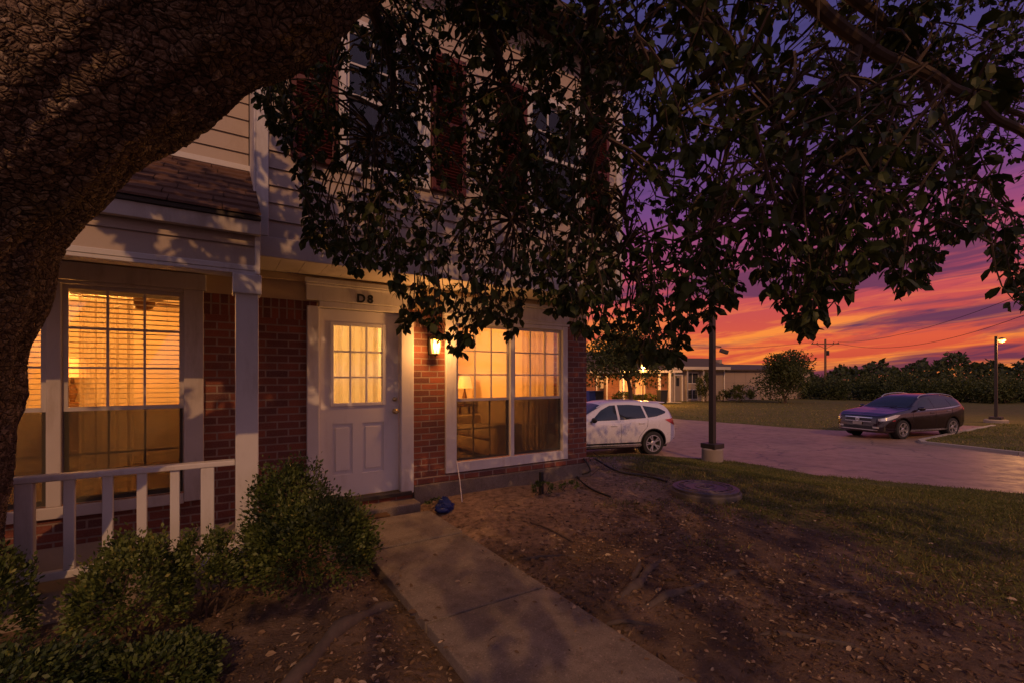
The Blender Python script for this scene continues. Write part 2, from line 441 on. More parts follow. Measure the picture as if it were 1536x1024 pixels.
def h1(x, y): return float(hgt(np.array([x]), np.array([y]))[0])

def ground_mat():
    m, nt, b = newmat('ground_soil')
    co = objco(nt); at = N(nt, 'ShaderNodeAttribute', attribute_name='tint').outputs['Fac']
    n1 = noise(nt, co, 1.6, 8, .65); n2 = noise(nt, co, 14, 6, .7); n3 = noise(nt, co, 60, 4, .7)
    dirt = ramp(nt, n1, [(.3, (.06,.042,.032)), (.5, (.122,.084,.062)), (.7, (.215,.15,.11))])
    dirt = mixrgb(nt, maprange(nt, n2, .5, .75, 0, .6), dirt, (.075,.044,.030))
    dirt = mixrgb(nt, maprange(nt, n3, .62, .72, 0, .5), dirt, (.36,.25,.18))
    sx = N(nt, 'ShaderNodeSeparateXYZ'); lk(nt, co, sx.inputs[0])
    sand = math_(nt, 'MULTIPLY', maprange(nt, math_(nt, 'ADD', sx.outputs[1], math_(nt, 'MULTIPLY', math_(nt, 'SUBTRACT', n1, .5), 3.)), 2.9, 4.1), maprange(nt, n2, .65, .4))
    dirt = mixrgb(nt, math_(nt, 'MULTIPLY', sand, .8), dirt, (.34,.235,.165))
    gr = ramp(nt, n2, [(.3, (.05,.05,.018)), (.6, (.14,.12,.042)), (.8, (.24,.165,.075))])
    gr = mixrgb(nt, maprange(nt, n1, .5, .7, 0, .6), gr, (.17,.115,.06))
    gf = maprange(nt, math_(nt, 'ADD', at, math_(nt, 'MULTIPLY', math_(nt, 'SUBTRACT', n2, .5), .7)), .35, .65)
    c = mixrgb(nt, gf, dirt, gr)
    lk(nt, c, b.inputs['Base Color']); b.inputs['Roughness'].default_value = .95; b.inputs['Specular IOR Level'].default_value = .15
    bump(nt, b, math_(nt, 'ADD', math_(nt, 'MULTIPLY', n2, 1.), math_(nt, 'MULTIPLY', n3, .6)), .8, .025)
    return m
MAT['soil'] = ground_mat()
def grassiness(x, y):
    """0 bare dirt ... 1 lawn"""
    d = dpoly(x, y, ROADPOLY)
    g = sstep(3.2, 5.6, x-.55*np.maximum(4.2-y,0)*0+.25*np.maximum(1.5-y,0)+.28*(y-3)*0)
    # boundary runs from the wall corner past the manhole to the lower right
    s = (x-4.65)*.80+(3.2-y)*.27+.55*nz2(x, y, 1.6, 5)+.25*nz2(x, y, 4.3, 8)
    g = sstep(-.5, 1.3, s)
    return np.where(x > 15, .9, g)
xs = np.concatenate([np.linspace(-70,-5,14)[:-1], np.arange(-5,13.5,.09), np.linspace(13.5,34,70)[1:], np.linspace(36,300,22)])
ys = np.concatenate([np.linspace(-60,-4,14)[:-1], np.arange(-4,11,.09), np.linspace(11,34,60)[1:], np.linspace(37,300,22)])
GX, GY = np.meshgrid(xs, ys); GZ = hgt(GX, GY)
under = (GX < 4.55) & (GY > 5.25); GZ = np.where(under, -.06, GZ)
nx, ny = len(xs), len(ys)
idx = np.arange(nx*ny).reshape(ny, nx)
F = np.stack([idx[:-1,:-1], idx[:-1,1:], idx[1:,1:], idx[1:,:-1]], -1).reshape(-1,4)
g = npmesh('ground', np.stack([GX,GY,GZ],-1).reshape(-1,3), F, 'soil', None, grassiness(GX,GY).ravel(), True)
tag(g, kind='structure')

# road
def road_mat():
    m, nt, b = newmat('asphalt')
    co = objco(nt); n1 = noise(nt, co, .35, 5, .6); n2 = noise(nt, co, 45, 4, .7); n3 = noise(nt, co, 3., 6, .65)
    c = ramp(nt, n1, [(.3, (.21,.128,.085)), (.7, (.36,.225,.15))])
    c = mixrgb(nt, maprange(nt, n2, .5, .8, 0, .5), c, (.44,.31,.235))
    v = N(nt, 'ShaderNodeTexVoronoi', feature='DISTANCE_TO_EDGE', Scale=.33)
    wv = N(nt, 'ShaderNodeTexNoise', Scale=1.2, Detail=5.); lk(nt, co, wv.inputs['Vector'])
    ad = N(nt, 'ShaderNodeVectorMath', operation='ADD'); lk(nt, co, ad.inputs[0]); lk(nt, wv.outputs['Color'], ad.inputs[1]); lk(nt, ad.outputs[0], v.inputs['Vector'])
    crack = maprange(nt, v.outputs['Distance'], .0, .012, 1, 0)
    c = mixrgb(nt, math_(nt, 'MULTIPLY', crack, .7), c, (.025,.02,.018))
    c = mixrgb(nt, maprange(nt, n3, .50, .72, 0, .5), c, (.12,.08,.06))
    c = mixrgb(nt, maprange(nt, noise(nt, mapping(nt, co, (1,.12,1)), 1.4, 6, .6), .5, .7, 0, .35), c, (.13,.09,.07))
    lk(nt, c, b.inputs['Base Color'])
    lk(nt, maprange(nt, n3, .3, .7, .36, .58), b.inputs['Roughness']); b.inputs['Specular IOR Level'].default_value = .7
    bump(nt, b, n2, .35, .006)
    return m
MAT['asphalt'] = road_mat()
bm = bmesh.new()
vs = [bm.verts.new((p[0],p[1],0)) for p in ROADPOLY]; bm.faces.new(vs)
bmesh.ops.triangulate(bm, faces=bm.faces[:])
for ax, rngs in (((0,1,0), (0.,2.,4.,6.,8.,10.)),):
    for k in rngs: bmesh.ops.bisect_plane(bm, geom=bm.verts[:]+bm.edges[:]+bm.faces[:], plane_co=(0,k,0), plane_no=ax)
for v in bm.verts: v.co.z = float(roadz(v.co.x, v.co.y))
me = bpy.data.meshes.new('road'); bmesh.ops.recalc_face_normals(bm, faces=bm.faces[:]); bm.to_mesh(me); bm.free(); me.materials.append(MAT['asphalt'])
o = bpy.data.objects.new('road', me); COL.objects.link(o); tag(o, kind='structure')
if me.polygons[0].normal.z < 0: me.flip_normals()

# apron edge and lamp pad kerb
kb = MB()
kpts = [(27.6,5.3),(19.2,5.35),(18.6,5.1),(17.6,2.9),(16.4,-3)]
for a, b2 in zip(kpts[:-1], kpts[1:]):
    kb.bar((a[0],a[1],roadz(*a)+.03), (b2[0],b2[1],roadz(*b2)+.03), .14, .10)
tag(kb.build('kerb', 'conc_light'), kind='structure')

# walkway: two slabs and a landing, joints between
def walk_mat():
    m, nt, b = newmat('walk_concrete')
    co = objco(nt); n1 = noise(nt, co, 2.2, 7, .65); n2 = noise(nt, co, 55, 4, .7); n3 = noise(nt, co, 9, 5, .7)
    c = ramp(nt, n1, [(.3, (.12,.098,.08)), (.55, (.185,.152,.126)), (.75, (.25,.205,.17))])
    c = mixrgb(nt, maprange(nt, n3, .48, .72, 0, .75), c, (.10,.072,.055))
    c = mixrgb(nt, maprange(nt, n2, .55, .72, 0, .6), c, (.42,.33,.27))
    c = mixrgb(nt, maprange(nt, noise(nt, co, 120, 3), .55, .65, 0, .6), c, (.07,.05,.04))
    lk(nt, c, b.inputs['Base Color']); b.inputs['Roughness'].default_value = .85
    bump(nt, b, math_(nt, 'ADD', n2, n3), .5, .006)
    return m
MAT['walk'] = walk_mat()
pw = MB()
for y0, y1, dz in ((-3.2,-1.385,.0),(-1.365,-.065,.003),(-.045,1.255,0),(1.275,2.59,.004),(2.612,3.925,0)):
    pw.cbox(1.04, 1.95, y0, y1, -.08, .012+dz, .008)
pw.cbox(.72, 1.95, 3.94, 4.78, -.08, .02, .008)
tag(pw.build('path', 'walk'), kind='structure')
# ================================================================== TOWNHOUSE
YW = 5.17      # brick face
YU = 4.49      # upper siding face
XE = 4.62      # right end of the house
XC = .25       # corner between the two units
ZS = 2.55      # soffit of the overhang
ZT = 5.75
house = empty('townhouse', (1.5, YW, 0), 0, 'two storey brick and siding townhouse with lit windows and white door', 'house')

def holed_wall(mb, x0, x1, z0, z1, y0, y1, holes):
    xs_ = sorted({x0, x1, *[h[0] for h in holes], *[h[1] for h in holes]}); zs_ = sorted({z0, z1, *[h[2] for h in holes], *[h[3] for h in holes]})
    def solid(i, k):
        if i < 0 or k < 0 or i >= len(xs_)-1 or k >= len(zs_)-1: return False
        cx = (xs_[i]+xs_[i+1])/2; cz = (zs_[k]+zs_[k+1])/2
        return not any(h[0] < cx < h[1] and h[2] < cz < h[3] for h in holes)
    for i in range(len(xs_)-1):
        for k in range(len(zs_)-1):
            if not solid(i, k): continue
            a, b, c, d = xs_[i], xs_[i+1], zs_[k], zs_[k+1]
            mb.add([(a,y0,c),(b,y0,c),(b,y0,d),(a,y0,d)], [(0,1,2,3)]); mb.add([(a,y1,c),(b,y1,c),(b,y1,d),(a,y1,d)], [(3,2,1,0)])
            if not solid(i-1,k): mb.add([(a,y0,c),(a,y1,c),(a,y1,d),(a,y0,d)], [(0,1,2,3)])
            if not solid(i+1,k): mb.add([(b,y0,c),(b,y1,c),(b,y1,d),(b,y0,d)], [(0,1,2,3)])
            if not solid(i,k-1): mb.add([(a,y0,c),(b,y0,c),(b,y1,c),(a,y1,c)], [(0,1,2,3)])
            if not solid(i,k+1): mb.add([(a,y0,d),(b,y0,d),(b,y1,d),(a,y1,d)], [(0,1,2,3)])
    return mb
def siding(mb, x0, x1, z0, z1, Y, holes=(), step=.163, out=.016):
    zc = z0
    while zc < z1-.01:
        ze = min(zc+step, z1)
        cuts = sorted({zc, ze, *[h[2] for h in holes if zc < h[2] < ze], *[h[3] for h in holes if zc < h[3] < ze]})
        for a, b in zip(cuts[:-1], cuts[1:]):
            mid = (a+b)/2; seg = [(x0, x1)]
            for h in holes:
                if h[2] < mid < h[3]:
                    ns = []
                    for s0, s1 in seg:
                        if h[1] <= s0 or h[0] >= s1: ns.append((s0, s1))
                        else:
                            if h[0] > s0: ns.append((s0, h[0]))
                            if h[1] < s1: ns.append((h[1], s1))
                    seg = ns
            f = lambda z: Y-out*(1-(z-zc)/step)
            for s0, s1 in seg:
                jit = random.uniform(-.0015, .0015)
                mb.add([(s0,f(a)+jit,a),(s1,f(a)+jit,a),(s1,f(b)+jit,b),(s0,f(b)+jit,b)], [(0,1,2,3)])
                if a == zc: mb.add([(s0,f(a)+jit,a),(s1,f(a)+jit,a),(s1,Y+.003,a+.004),(s0,Y+.003,a+.004)], [(3,2,1,0)])
        zc = ze
    return mb

# openings on the ground floor: (x0,x1,z0,z1)
LW = (-2.15, -.25, .42, 2.31)       # left window, two units
DR = (.865, 1.745, .18, 2.235)      # door slab opening
RW = (2.40, 4.17, .42, 2.20)      # right window
w = MB(); holed_wall(w, -6, XE, -.1, 2.09, YW, YW+.22, [(LW[0],LW[1],LW[2],2.09), (DR[0]-.02,DR[1]+.02,.13,2.09), (RW[0],RW[1],RW[2],2.09)])
wall = w.build('brick_wall', 'brick', house)
for a, b, hs in ((-6, LW[0], []), (LW[1], DR[0]-.02, []), (DR[1]+.02, XE, [(RW[0],RW[1],2.09,2.20)])):   # soldier courses
    holed_wall(MB(), a, b, 2.09, 2.29, YW, YW+.22, hs).build('soldier_course', 'brick_soldier', house)
w = MB()
w.box(-6, LW[0], YW-.004, YW+.22, 2.29, ZS+.3); w.box(LW[0], LW[1], YW-.004, YW+.22, LW[3], ZS+.3); w.box(LW[1], DR[0]-.02, YW-.004, YW+.22, 2.29, ZS+.3)
w.box(DR[0]-.02, DR[1]+.02, YW-.004, YW+.22, 2.29, ZS+.3); w.box(DR[1]+.02, XE, YW-.004, YW+.22, 2.29, ZS+.3)
w.build('frieze_panel', 'panel', house)
w = MB(); w.box(-6, 1.90, YW-.05, YW-.002, -.14, .05); w.cbox(1.901, XE+.04, YW-.055, YW-.002, -.14, .225, .012); w.build('foundation', 'walk', house)
w = MB().cbox(1.9, XE+.02, YW-.040, YW-.003, .228, .30, .006); w.build('brick_ledge', 'brick', house)
# side and back walls of the house, floors
w = MB()
w.box(XE-.2, XE, YW+.222, 12.5, -.1, ZS); w.box(-6, XE-.2, 12.3, 12.5, -.1, ZS); w.box(-6, -5.8, YW+.222, 12.3, -.1, ZS)
w.build('side_wall', 'brick', house)
w = MB(); w.box(-5.8, XE-.2, YW+.222, 12.3, .10, .178); w.build('interior_floor', 'carpet', house)
w = MB(); w.box(-5.8, XE-.2, YW+.222, 12.3, 2.52, 2.60); w.build('interior_ceiling', 'ceiling', house)
w = MB()
w.box(.30, .36, YW+.222, 9.4, .18, 2.52); w.box(2.12, 2.18, YW+.222, 9.4, .18, 2.52); w.box(-5.8, .30, 9.0, 9.1, .18, 2.52); w.box(.36, 2.12, 8.2, 8.3, .18, 2.52)
w.box(2.18, XE-.2, 9.4, 9.5, .18, 2.52); w.box(XE-.23, XE-.202, YW+.222, 9.4, .18, 2.52); w.box(-3.6, -3.5, YW+.222, 9.0, .18, 2.52)
w.build('interior_wall', 'plaster', house)

# --- upper floor, right unit
UW1 = (.95, 1.80, 3.50, 4.86); UW2 = (3.085, 3.935, 3.50, 4.86)
w = MB(); siding(w, XC+.09, XE-.09, ZS+.165, ZT, YU, [UW1, UW2], .152); w.build('siding_wall', 'siding', house)
w = MB(); holed_wall(w, XC+.02, XE-.02, ZS+.01, ZT, YU+.012, YU+.12, [UW1, UW2]); w.build('sheathing', 'siding', house)
w = MB(); w.cbox(XC, XE, YU-.03, YU+.011, ZS-.012, ZS+.165, .006)
w.build('skirt_board', 'trim', house)
w = MB()
w.cbox(XC-.004, XC+.09, YU-.034, YU+.011, ZS+.166, ZT, .006); w.build('corner_board', 'white', house); w = MB(); w.cbox(XC-.022, XC-.0045, YU-.034, YW-.01, ZS+.166, ZT, .005)
w.build('corner_board', 'white', house); w = MB()
w.cbox(XE-.09, XE+.004, YU-.034, YU+.011, ZS+.166, ZT, .006); w.build('corner_board', 'white', house); w = MB(); w.cbox(XE+.0045, XE+.022, YU-.034, YU+.1, ZS+.166, ZT, .005)
w.build('corner_board', 'white', house)
w = MB()
for i in range(22):
    a = XC+(XE-XC)*i/22; w.box(a+.002, a+(XE-XC)/22-.002, YU+.012, YW-.005, ZS+.004, ZS+.02)
w.build('soffit', 'trim', house)
w = MB().cbox(XC+.01, XE, YW-.05, YW-.006, ZS-.07, ZS+.003, .006); w.build('soffit_trim', 'panel', house)
# upper walls left unit, sides and back
w = MB(); siding(w, -6, XC-.03, 3.52, ZT, YW, [(-2.2,-1.0,3.95,5.2)]); siding(w, -6, XC-.03, 2.86, 3.52, YW); w.build('siding_wall', 'siding', house)
w = MB(); w.box(-6, XC-.03, YW+.012, YW+.1, 2.86, ZT); w.box(XE-.02, XE, YU+.12, 12.5, ZS+.0, ZT); w.box(-6, XE-.02, 12.38, 12.5, ZS+.01, ZT); w.box(-6, -5.9, YW+.1, 12.38, 2.6, ZT)
w.box(XC-.002, XC+.018, YU+.013, YW-.01, ZS+.01, ZT)
w.build('upper_wall', 'siding', house)
w = MB(); w.box(.4, XE-.1, YU+1.6, YU+1.65, ZS+.1, ZT); w.box(.4, XE-.1, YU+.13, YU+1.6, 2.61, 2.66); w.build('upper_room', 'plaster', house)
w = MB()
w.prism([(YU-.45, ZT), (8.6, ZT+2.6), (12.9, ZT), (12.9, ZT-.12), (YU-.45, ZT-.12)], lambda p: (-6.3, p[0], p[1]), lambda p: (XE+.35, p[0], p[1]))
w.build('main_roof', M('dark_shingle', (.07,.045,.035), .95, .4, 5, .6, 30), house)

# --- windows
def muntins(mb, x0, x1, z0, z1, Y, cols, rows, t=.018):
    for i in range(1, cols): c = x0+(x1-x0)*i/cols; mb.box(c-t/2, c+t/2, Y-.006, Y+.012, z0, z1)
    for k in range(1, rows):
        c = z0+(z1-z0)*k/rows
        for i in range(cols):
            a = x0+(x1-x0)*i/cols+(t/2 if i else 0); b = x0+(x1-x0)*(i+1)/cols-(t/2 if i < cols-1 else 0)
            mb.box(a, b, Y-.005, Y+.011, c-t/2, c+t/2)
def screenmat():
    m = bpy.data.materials.new('insect_screen'); m.use_nodes = True; nt = m.node_tree; b = nt.nodes['Principled BSDF']
    b.inputs['Base Color'].default_value = (.055,.045,.03,1); b.inputs['Roughness'].default_value = .8
    tr = N(nt, 'ShaderNodeBsdfTransparent'); mx = nt.nodes.new('ShaderNodeMixShader')
    n1 = noise(nt, objco(nt), 3, 3); lk(nt, maprange(nt, n1, .3, .7, .54, .66), mx.inputs[0])
    lk(nt, tr.outputs[0], mx.inputs[1]); lk(nt, b.outputs[0], mx.inputs[2]); lk(nt, mx.outputs[0], nt.nodes['Material Output'].inputs[0])
    return m
MAT['screen'] = screenmat()
def sash_unit(frame, x0, x1, z0, z1, zm, Y, matn, gl='glass', screen=True, cols=3, ru=3, rl=2):
    """a double hung unit set into the frame part, as its sub-parts"""
    t = .035
    for nm, a, b, yo, rows in (('upper_sash', zm-.02, z1, .0, ru), ('lower_sash', z0, zm+.015, .022, rl)):
        s = MB(); y = Y+yo
        s.box(x0, x0+t, y, y+.02, a, b); s.box(x1-t, x1, y, y+.02, a, b); s.box(x0+t, x1-t, y-.001, y+.02, a, a+t); s.box(x0+t, x1-t, y-.001, y+.02, b-t, b)
        s.build(nm, matn, frame)
        g_ = MB(); g_.box(x0+t, x1-t, y+.010, y+.014, a+t, b-t); g_.build('pane', gl, frame)
        mu = MB(); muntins(mu, x0+t, x1-t, a+t, b-t, y+(.004 if nm == 'upper_sash' else .022), cols, rows, .017 if nm == 'upper_sash' else .015); mu.build('muntin_grid', matn, frame)
    if screen:
        s = MB(); s.box(x0+.01, x1-.01, Y+.003, Y+.005, z0+.01, zm); s.build('insect_screen', 'screen', frame)

# right picture window
y0 = YW-.045
f = MB()
f.cbox(2.31, 2.455, y0, YW-.002, .32, 2.22); f.cbox(4.135, 4.225, y0, YW-.002, .32, 2.22)
f.cbox(2.456, 4.134, y0, YW-.002, .32, .445); f.cbox(2.456, 4.134, y0+.004, YW+.03, 2.165, 2.22)
f.cbox(3.25, 3.308, y0+.008, YW+.06, .446, 2.164)
f.box(2.40, 2.456, YW+.0, YW+.10, .42, 2.2); f.box(4.134, 4.17, YW+.0, YW+.10, .42, 2.2)
rwin = f.build('window', 'white', house)
f = MB(); f.cbox(2.28, 4.25, y0-.006, YW-.002, 2.222, 2.44); f.cbox(2.26, 4.27, y0-.045, YW-.002, 2.442, 2.49); f.cbox(2.28, 4.25, y0-.02, YW-.002, 2.26, 2.28)
f.build('header', 'white', rwin)
sash_unit(rwin, 2.456, 3.249, .446, 2.164, 1.215, YW+.0, 'trim')
sash_unit(rwin, 3.309, 4.134, .446, 2.164, 1.215, YW+.0, 'trim')
# left porch window
f = MB()
f.cbox(-.295, -.145, y0, YW-.002, .36, 2.30); f.cbox(-2.25, -.296, y0, YW-.002, .345, .44); f.cbox(-2.25,-2.05, y0, YW-.002, .441, 2.30)
f.cbox(-1.205, -1.115, y0+.012, YW+.06, .441, 2.27); f.cbox(-2.049, -.296, y0+.008, YW+.03, 2.271, 2.30)
lwin = f.build('window', 'trim', house)
f = MB(); f.cbox(-2.3, -.125, y0-.006, YW-.006, 2.302, 2.45); f.build('header', 'trim', lwin)
sash_unit(lwin, -1.114, -.297, .441, 2.27, 1.235, YW, 'trim')
sash_unit(lwin, -2.049, -1.206, .441, 2.27, 1.235, YW, 'trim')
# upper windows
for (a, b, c, d) in (UW1, UW2):
    f = MB(); y1 = YU-.04
    f.cbox(a-.03, a+.04, y1, YU+.06, c-.06, d+.05); f.cbox(b-.04, b+.03, y1, YU+.06, c-.06, d+.05); f.cbox(a+.041, b-.041, y1, YU+.06, c-.06, c+.03); f.cbox(a+.041, b-.041, y1, YU+.06, d-.03, d+.05)
    uw = f.build('window', 'white', house)
    sash_unit(uw, a+.042, b-.042, c+.031, d-.031, (c+d)/2+.02, YU+.012, 'white', 'glass_up', False, 3, 2, 2)
    for s0, s1 in ((a-.44, a-.04), (b+.04, b+.44)):
        s = MB(); s.cbox(s0, s0+.05, YU-.055, YU-.018, c-.05, d+.05, .004); s.cbox(s1-.05, s1, YU-.055, YU-.018, c-.05, d+.05, .004)
        for zz in (c-.05, (c+d)/2-.03, d): s.cbox(s0+.051, s1-.051, YU-.054, YU-.019, zz, zz+.05, .004)
        k = c+.01
        while k < d-.02:
            if not ((c+d)/2-.06 < k < (c+d)/2+.03): s.bar((s0+.05,YU-.036,k+.01),(s1-.05,YU-.036,k+.01), .032, .008, (0,.6,.8))
            k += .032
        s.build('shutter', 'shutter', house)
# --- entrance door
f = MB()
f.cbox(.745, .862, y0, YW+.05, .15, 2.24); f.cbox(1.748, 1.90, y0, YW+.05, .15, 2.24); f.cbox(.863, 1.747, y0+.01, YW+.05, 2.236, 2.30)
f.box(.863, 1.747, YW+.051, YW+.12, 2.21, 2.29)
dfr = f.build('door_frame', 'white', house)
f = MB(); f.cbox(.735, 1.91, y0-.012, YW-.006, 2.302, 2.475); f.cbox(.72, 1.925, y0-.05, YW-.006, 2.477, 2.525); f.cbox(.728, 1.917, y0-.03, YW-.006, 2.455, 2.476)
f.build('header', 'white', dfr)
f = MB().cbox(.78, 1.87, YW-.07, YW+.12, .13, .176, .006); f.build('threshold', 'metal_dark', dfr)
yd = YW+.035
GL = (1.005, 1.565, 1.20, 2.075)
d_ = MB(); holed_wall(d_, DR[0]+.002, DR[1]-.002, .185, 2.228, yd, yd+.044, [GL, (1.005,1.22,.43,.99), (1.325,1.565,.43,.99)])
for a, b in ((1.005,1.22),(1.325,1.565)):      # raised panels
    d_.box(a, b, yd+.012, yd+.03, .43, .99); d_.cbox(a+.035, b-.035, yd+.002, yd+.0125, .475, .945, .008)
door = d_.build('door', 'door', house)
s = MB()
s.cbox(GL[0]-.02, GL[0]+.016, yd-.012, yd+.05, GL[2]-.02, GL[3]+.02, .004); s.cbox(GL[1]-.016, GL[1]+.02, yd-.012, yd+.05, GL[2]-.02, GL[3]+.02, .004)
s.cbox(GL[0]+.017, GL[1]-.017, yd-.012, yd+.05, GL[2]-.02, GL[2]+.016, .004); s.cbox(GL[0]+.017, GL[1]-.017, yd-.012, yd+.05, GL[3]-.016, GL[3]+.02, .004)
muntins(s, GL[0]+.016, GL[1]-.016, GL[2]+.016, GL[3]-.016, yd+.004, 3, 3, .02)
s.build('glazing_bars', 'door', door)
s = MB().box(GL[0]+.01, GL[1]-.01, yd+.02, yd+.025, GL[2]+.01, GL[3]-.01); s.build('pane', 'glass', door)
for nm, zz, rr in (('deadbolt', 1.245, .026), ('doorknob', 1.105, .030)):
    k = MB(); k.lathe([(rr,0),(rr,-.008),(.012,-.012),(.012,-.03 if nm == 'doorknob' else -.012),(rr*.95,-.038 if nm == 'doorknob' else -.013),(rr,-.055 if nm == 'doorknob' else -.02),(rr*.6,-.068 if nm == 'doorknob' else -.026)], (1.695, yd-.001, zz), 20, 'y')
    k.build(nm, 'brass', door, True)
fc = bpy.data.curves.new('house_number', 'FONT'); fc.body = 'D8'; fc.size = .125; fc.extrude = .006; fc.align_x = 'CENTER'; fc.space_character = 1.35; fc.offset = .004
fo = bpy.data.objects.new('house_number', fc); COL.objects.link(fo); fo.parent = dfr; fo.rotation_euler = (R(90),0,0)
fm = bpy.data.meshes.new_from_object(fo); bpy.data.objects.remove(fo); fm.transform(Matrix.Rotation(R(90), 4, 'X'))
fo = bpy.data.objects.new('house_number', fm); COL.objects.link(fo); fo.parent = dfr; fo.location = Vector((1.33, y0-.0185, 2.315))-wl(dfr)
fm.materials.clear(); fm.materials.append(MAT['black'])

# --- porch: roof, beam, column, slab
PX0, PX1 = -4.2, XC-.002
YE, ZE, ZR = 3.90, 2.70, 3.50
sh = MB(); n = 9
shing = brickmat('porch_shingle', (.11,.055,.038), (.065,.035,.026), (.02,.012,.01), False, .30, .5, .5)
rs = random.Random(3)
for k in range(n):
    a, b = k/n, (k+1)/n
    ya, yb = YE+(YW-.01-YE)*a, YE+(YW-.01-YE)*b; za, zb = ZE+(ZR-ZE)*a, ZE+(ZR-ZE)*b
    x = PX0-rs.random()*.3
    while x < PX1:
        x2 = min(x+.30+rs.uniform(-.02,.02), PX1); dz = rs.uniform(0,.005); dy = rs.uniform(-.006,.004)
        sh.prism([(ya+dy-.01, za+.004), (yb, zb+.0), (yb, zb+.012), (ya+dy-.01, za+.020+dz)], lambda p, X=x: (X+.003, p[0], p[1]), lambda p, X=x2: (X-.002, p[0], p[1]))
        x = x2
proof = sh.build('porch_roof', M('porch_shingles', (.12,.062,.043), .9, .5, 9, .8, 70), house)
w = MB(); w.prism([(YE+.02,ZE-.02),(YW-.006,ZR-.02),(YW-.006,ZR-.08),(YE+.02,ZE-.08)], lambda p: (PX0, p[0], p[1]), lambda p: (PX1-.004, p[0], p[1]))
w.cbox(PX0, PX1, YE+.0, YE+.018, ZE-.03, ZE+.002, .003); w.build('drip_edge', 'metal_dark', proof)
w = MB(); w.cbox(PX0, XC-.006, YW-.045, YW-.018, ZR-.0, ZR+.055, .004); w.build('flashing', 'white', house)
YB = 3.99
w = MB(); w.cbox(PX0, PX1-.002, YB-.075, YB-.02, 2.565, 2.668, .005); w.build('fascia', 'trim', house)
w = MB(); siding(w, PX0, XC-.04, 2.34, 2.64, YB, (), .15, .014); w.box(PX0, XC-.03, YB+.006, YB+.12, 2.30, 2.66); w.build('porch_beam', 'siding', house)
w = MB(); w.cbox(PX0, XC-.03, YB-.022, YB+.125, 2.272, 2.299, .004); w.cbox(PX0, XC-.03, YB-.026, YB-.002, 2.30, 2.34, .004)
w.cbox(XC-.0395, XC-.004, YB-.03, YB+.125, 2.28, 2.66, .004); w.build('beam_trim', 'white', house)
w = MB(); w.box(PX0, XC-.03, YB+.126, YW-.007, 2.46, 2.49); w.build('porch_ceiling', 'trim', house)
w = MB(); w.prism([(YB+.13,2.30),(YB+.45,2.455),(YB+.13,2.455)], lambda p: (.04, p[0], p[1]), lambda p: (.10, p[0], p[1])); w.build('beam_bracket', 'trim', house)
w = MB(); w.cbox(.085, .235, YB-.03, YB+.12, .1, 2.20, .008); w.cbox(.065, .255, YB-.05, YB+.14, 2.12, 2.27, .008); w.cbox(.07, .25, YB-.045, YB+.135, .101, .25, .006)
w.build('porch_column', 'white', house)
w = MB().cbox(PX0, .30, YB-.10, YW-.052, -.1, .12, .012); w.build('porch_slab', 'concrete', house)

# porch railing (a thing of its own)
YR = 4.06
rail = empty('porch_railing', (-.5, YR, .12), 0, 'white wooden porch railing with square balusters behind the shrubs', 'railing')
MB().cbox(-2.6, .084, YR-.045, YR+.045, .835, .875, .008).build('top_rail', 'white', rail)
MB().cbox(-2.6, .084, YR-.03, YR+.03, .20, .25, .006).build('bottom_rail', 'white', rail)
for xx in (-.09, -1.045, -2.1): MB().cbox(xx-.042, xx+.042, YR-.038, YR+.038, .121, .834, .006).build('post', 'white', rail)
bl = MB().cbox(-.028, .028, -.02, .02, .131, .714, .005).build('baluster', 'white', rail, local=True)
first = True
for xx in (-.285, -.47, -.65, -.84, -1.24, -1.43, -1.62, -1.81, -2.3):
    if first: b2 = bl; first = False
    else: b2 = bl.copy(); COL.objects.link(b2); b2.parent = rail
    b2.location = (xx+.5, 0, 0)

# electric service on the far corner
w = empty('meter_box', (XE+.02, 5.6, 0), 0, 'pale utility box with conduit on the house corner', 'utility box')
MB().cbox(XE+.003, XE+.14, 5.35, 5.62, 1.72, 2.12, .01).build('cabinet', 'conc_light', w)
MB().tube([(XE+.06,5.48,.02),(XE+.06,5.48,1.72)], .02, 10).build('conduit', 'conc_light', w, True)

# wall lantern
c = onY(653, 519, YW-.11)
lan = empty('wall_lantern', (c.x, YW-.001, c.z), 0, 'small lit wall lantern on the brick beside the front door', 'lantern')
cx, cz = c.x, c.z
MB().cbox(cx-.05, cx+.05, YW-.02, YW-.001, cz-.10, cz+.12, .006).build('backplate', 'metal_dark', lan)
g_ = MB(); yl = YW-.11
g_.prism([(-1,-1),(1,-1),(1,1),(-1,1)], lambda p: (cx+p[0]*.030, yl+p[1]*.030, cz-.085), lambda p: (cx+p[0]*.043, yl+p[1]*.043, cz+.075))
g_.build('glass', 'lantern', lan)
k = MB()
for sx in (-1,1):
    for sy in (-1,1): k.bar((cx+sx*.037, yl+sy*.037, cz-.09), (cx+sx*.054, yl+sy*.054, cz+.08), .010)
    k.bar((cx+sx*.001+sx*.0, yl-.036, cz-.09), (cx+sx*.001, yl-.053, cz+.08), .005)
k.build('cage', 'metal_dark', lan)
k = MB(); k.lathe([(.085,.078),(.08,.09),(.03,.14),(.02,.15),(.012,.18),(.001,.19)], (cx,yl,cz), 4)
MB().lathe([(.05,-.088),(.04,-.10),(.012,-.115),(.001,-.13)], (cx,yl,cz), 8).build('finial', 'metal_dark', lan)
k.bar((cx,YW-.015,cz+.115),(cx,yl,cz+.14), .014); k.build('cap', 'metal_dark', lan)
light('lantern_light', 'POINT', (cx, yl-.075, cz-.01), 42, (1,.42,.10), .05)

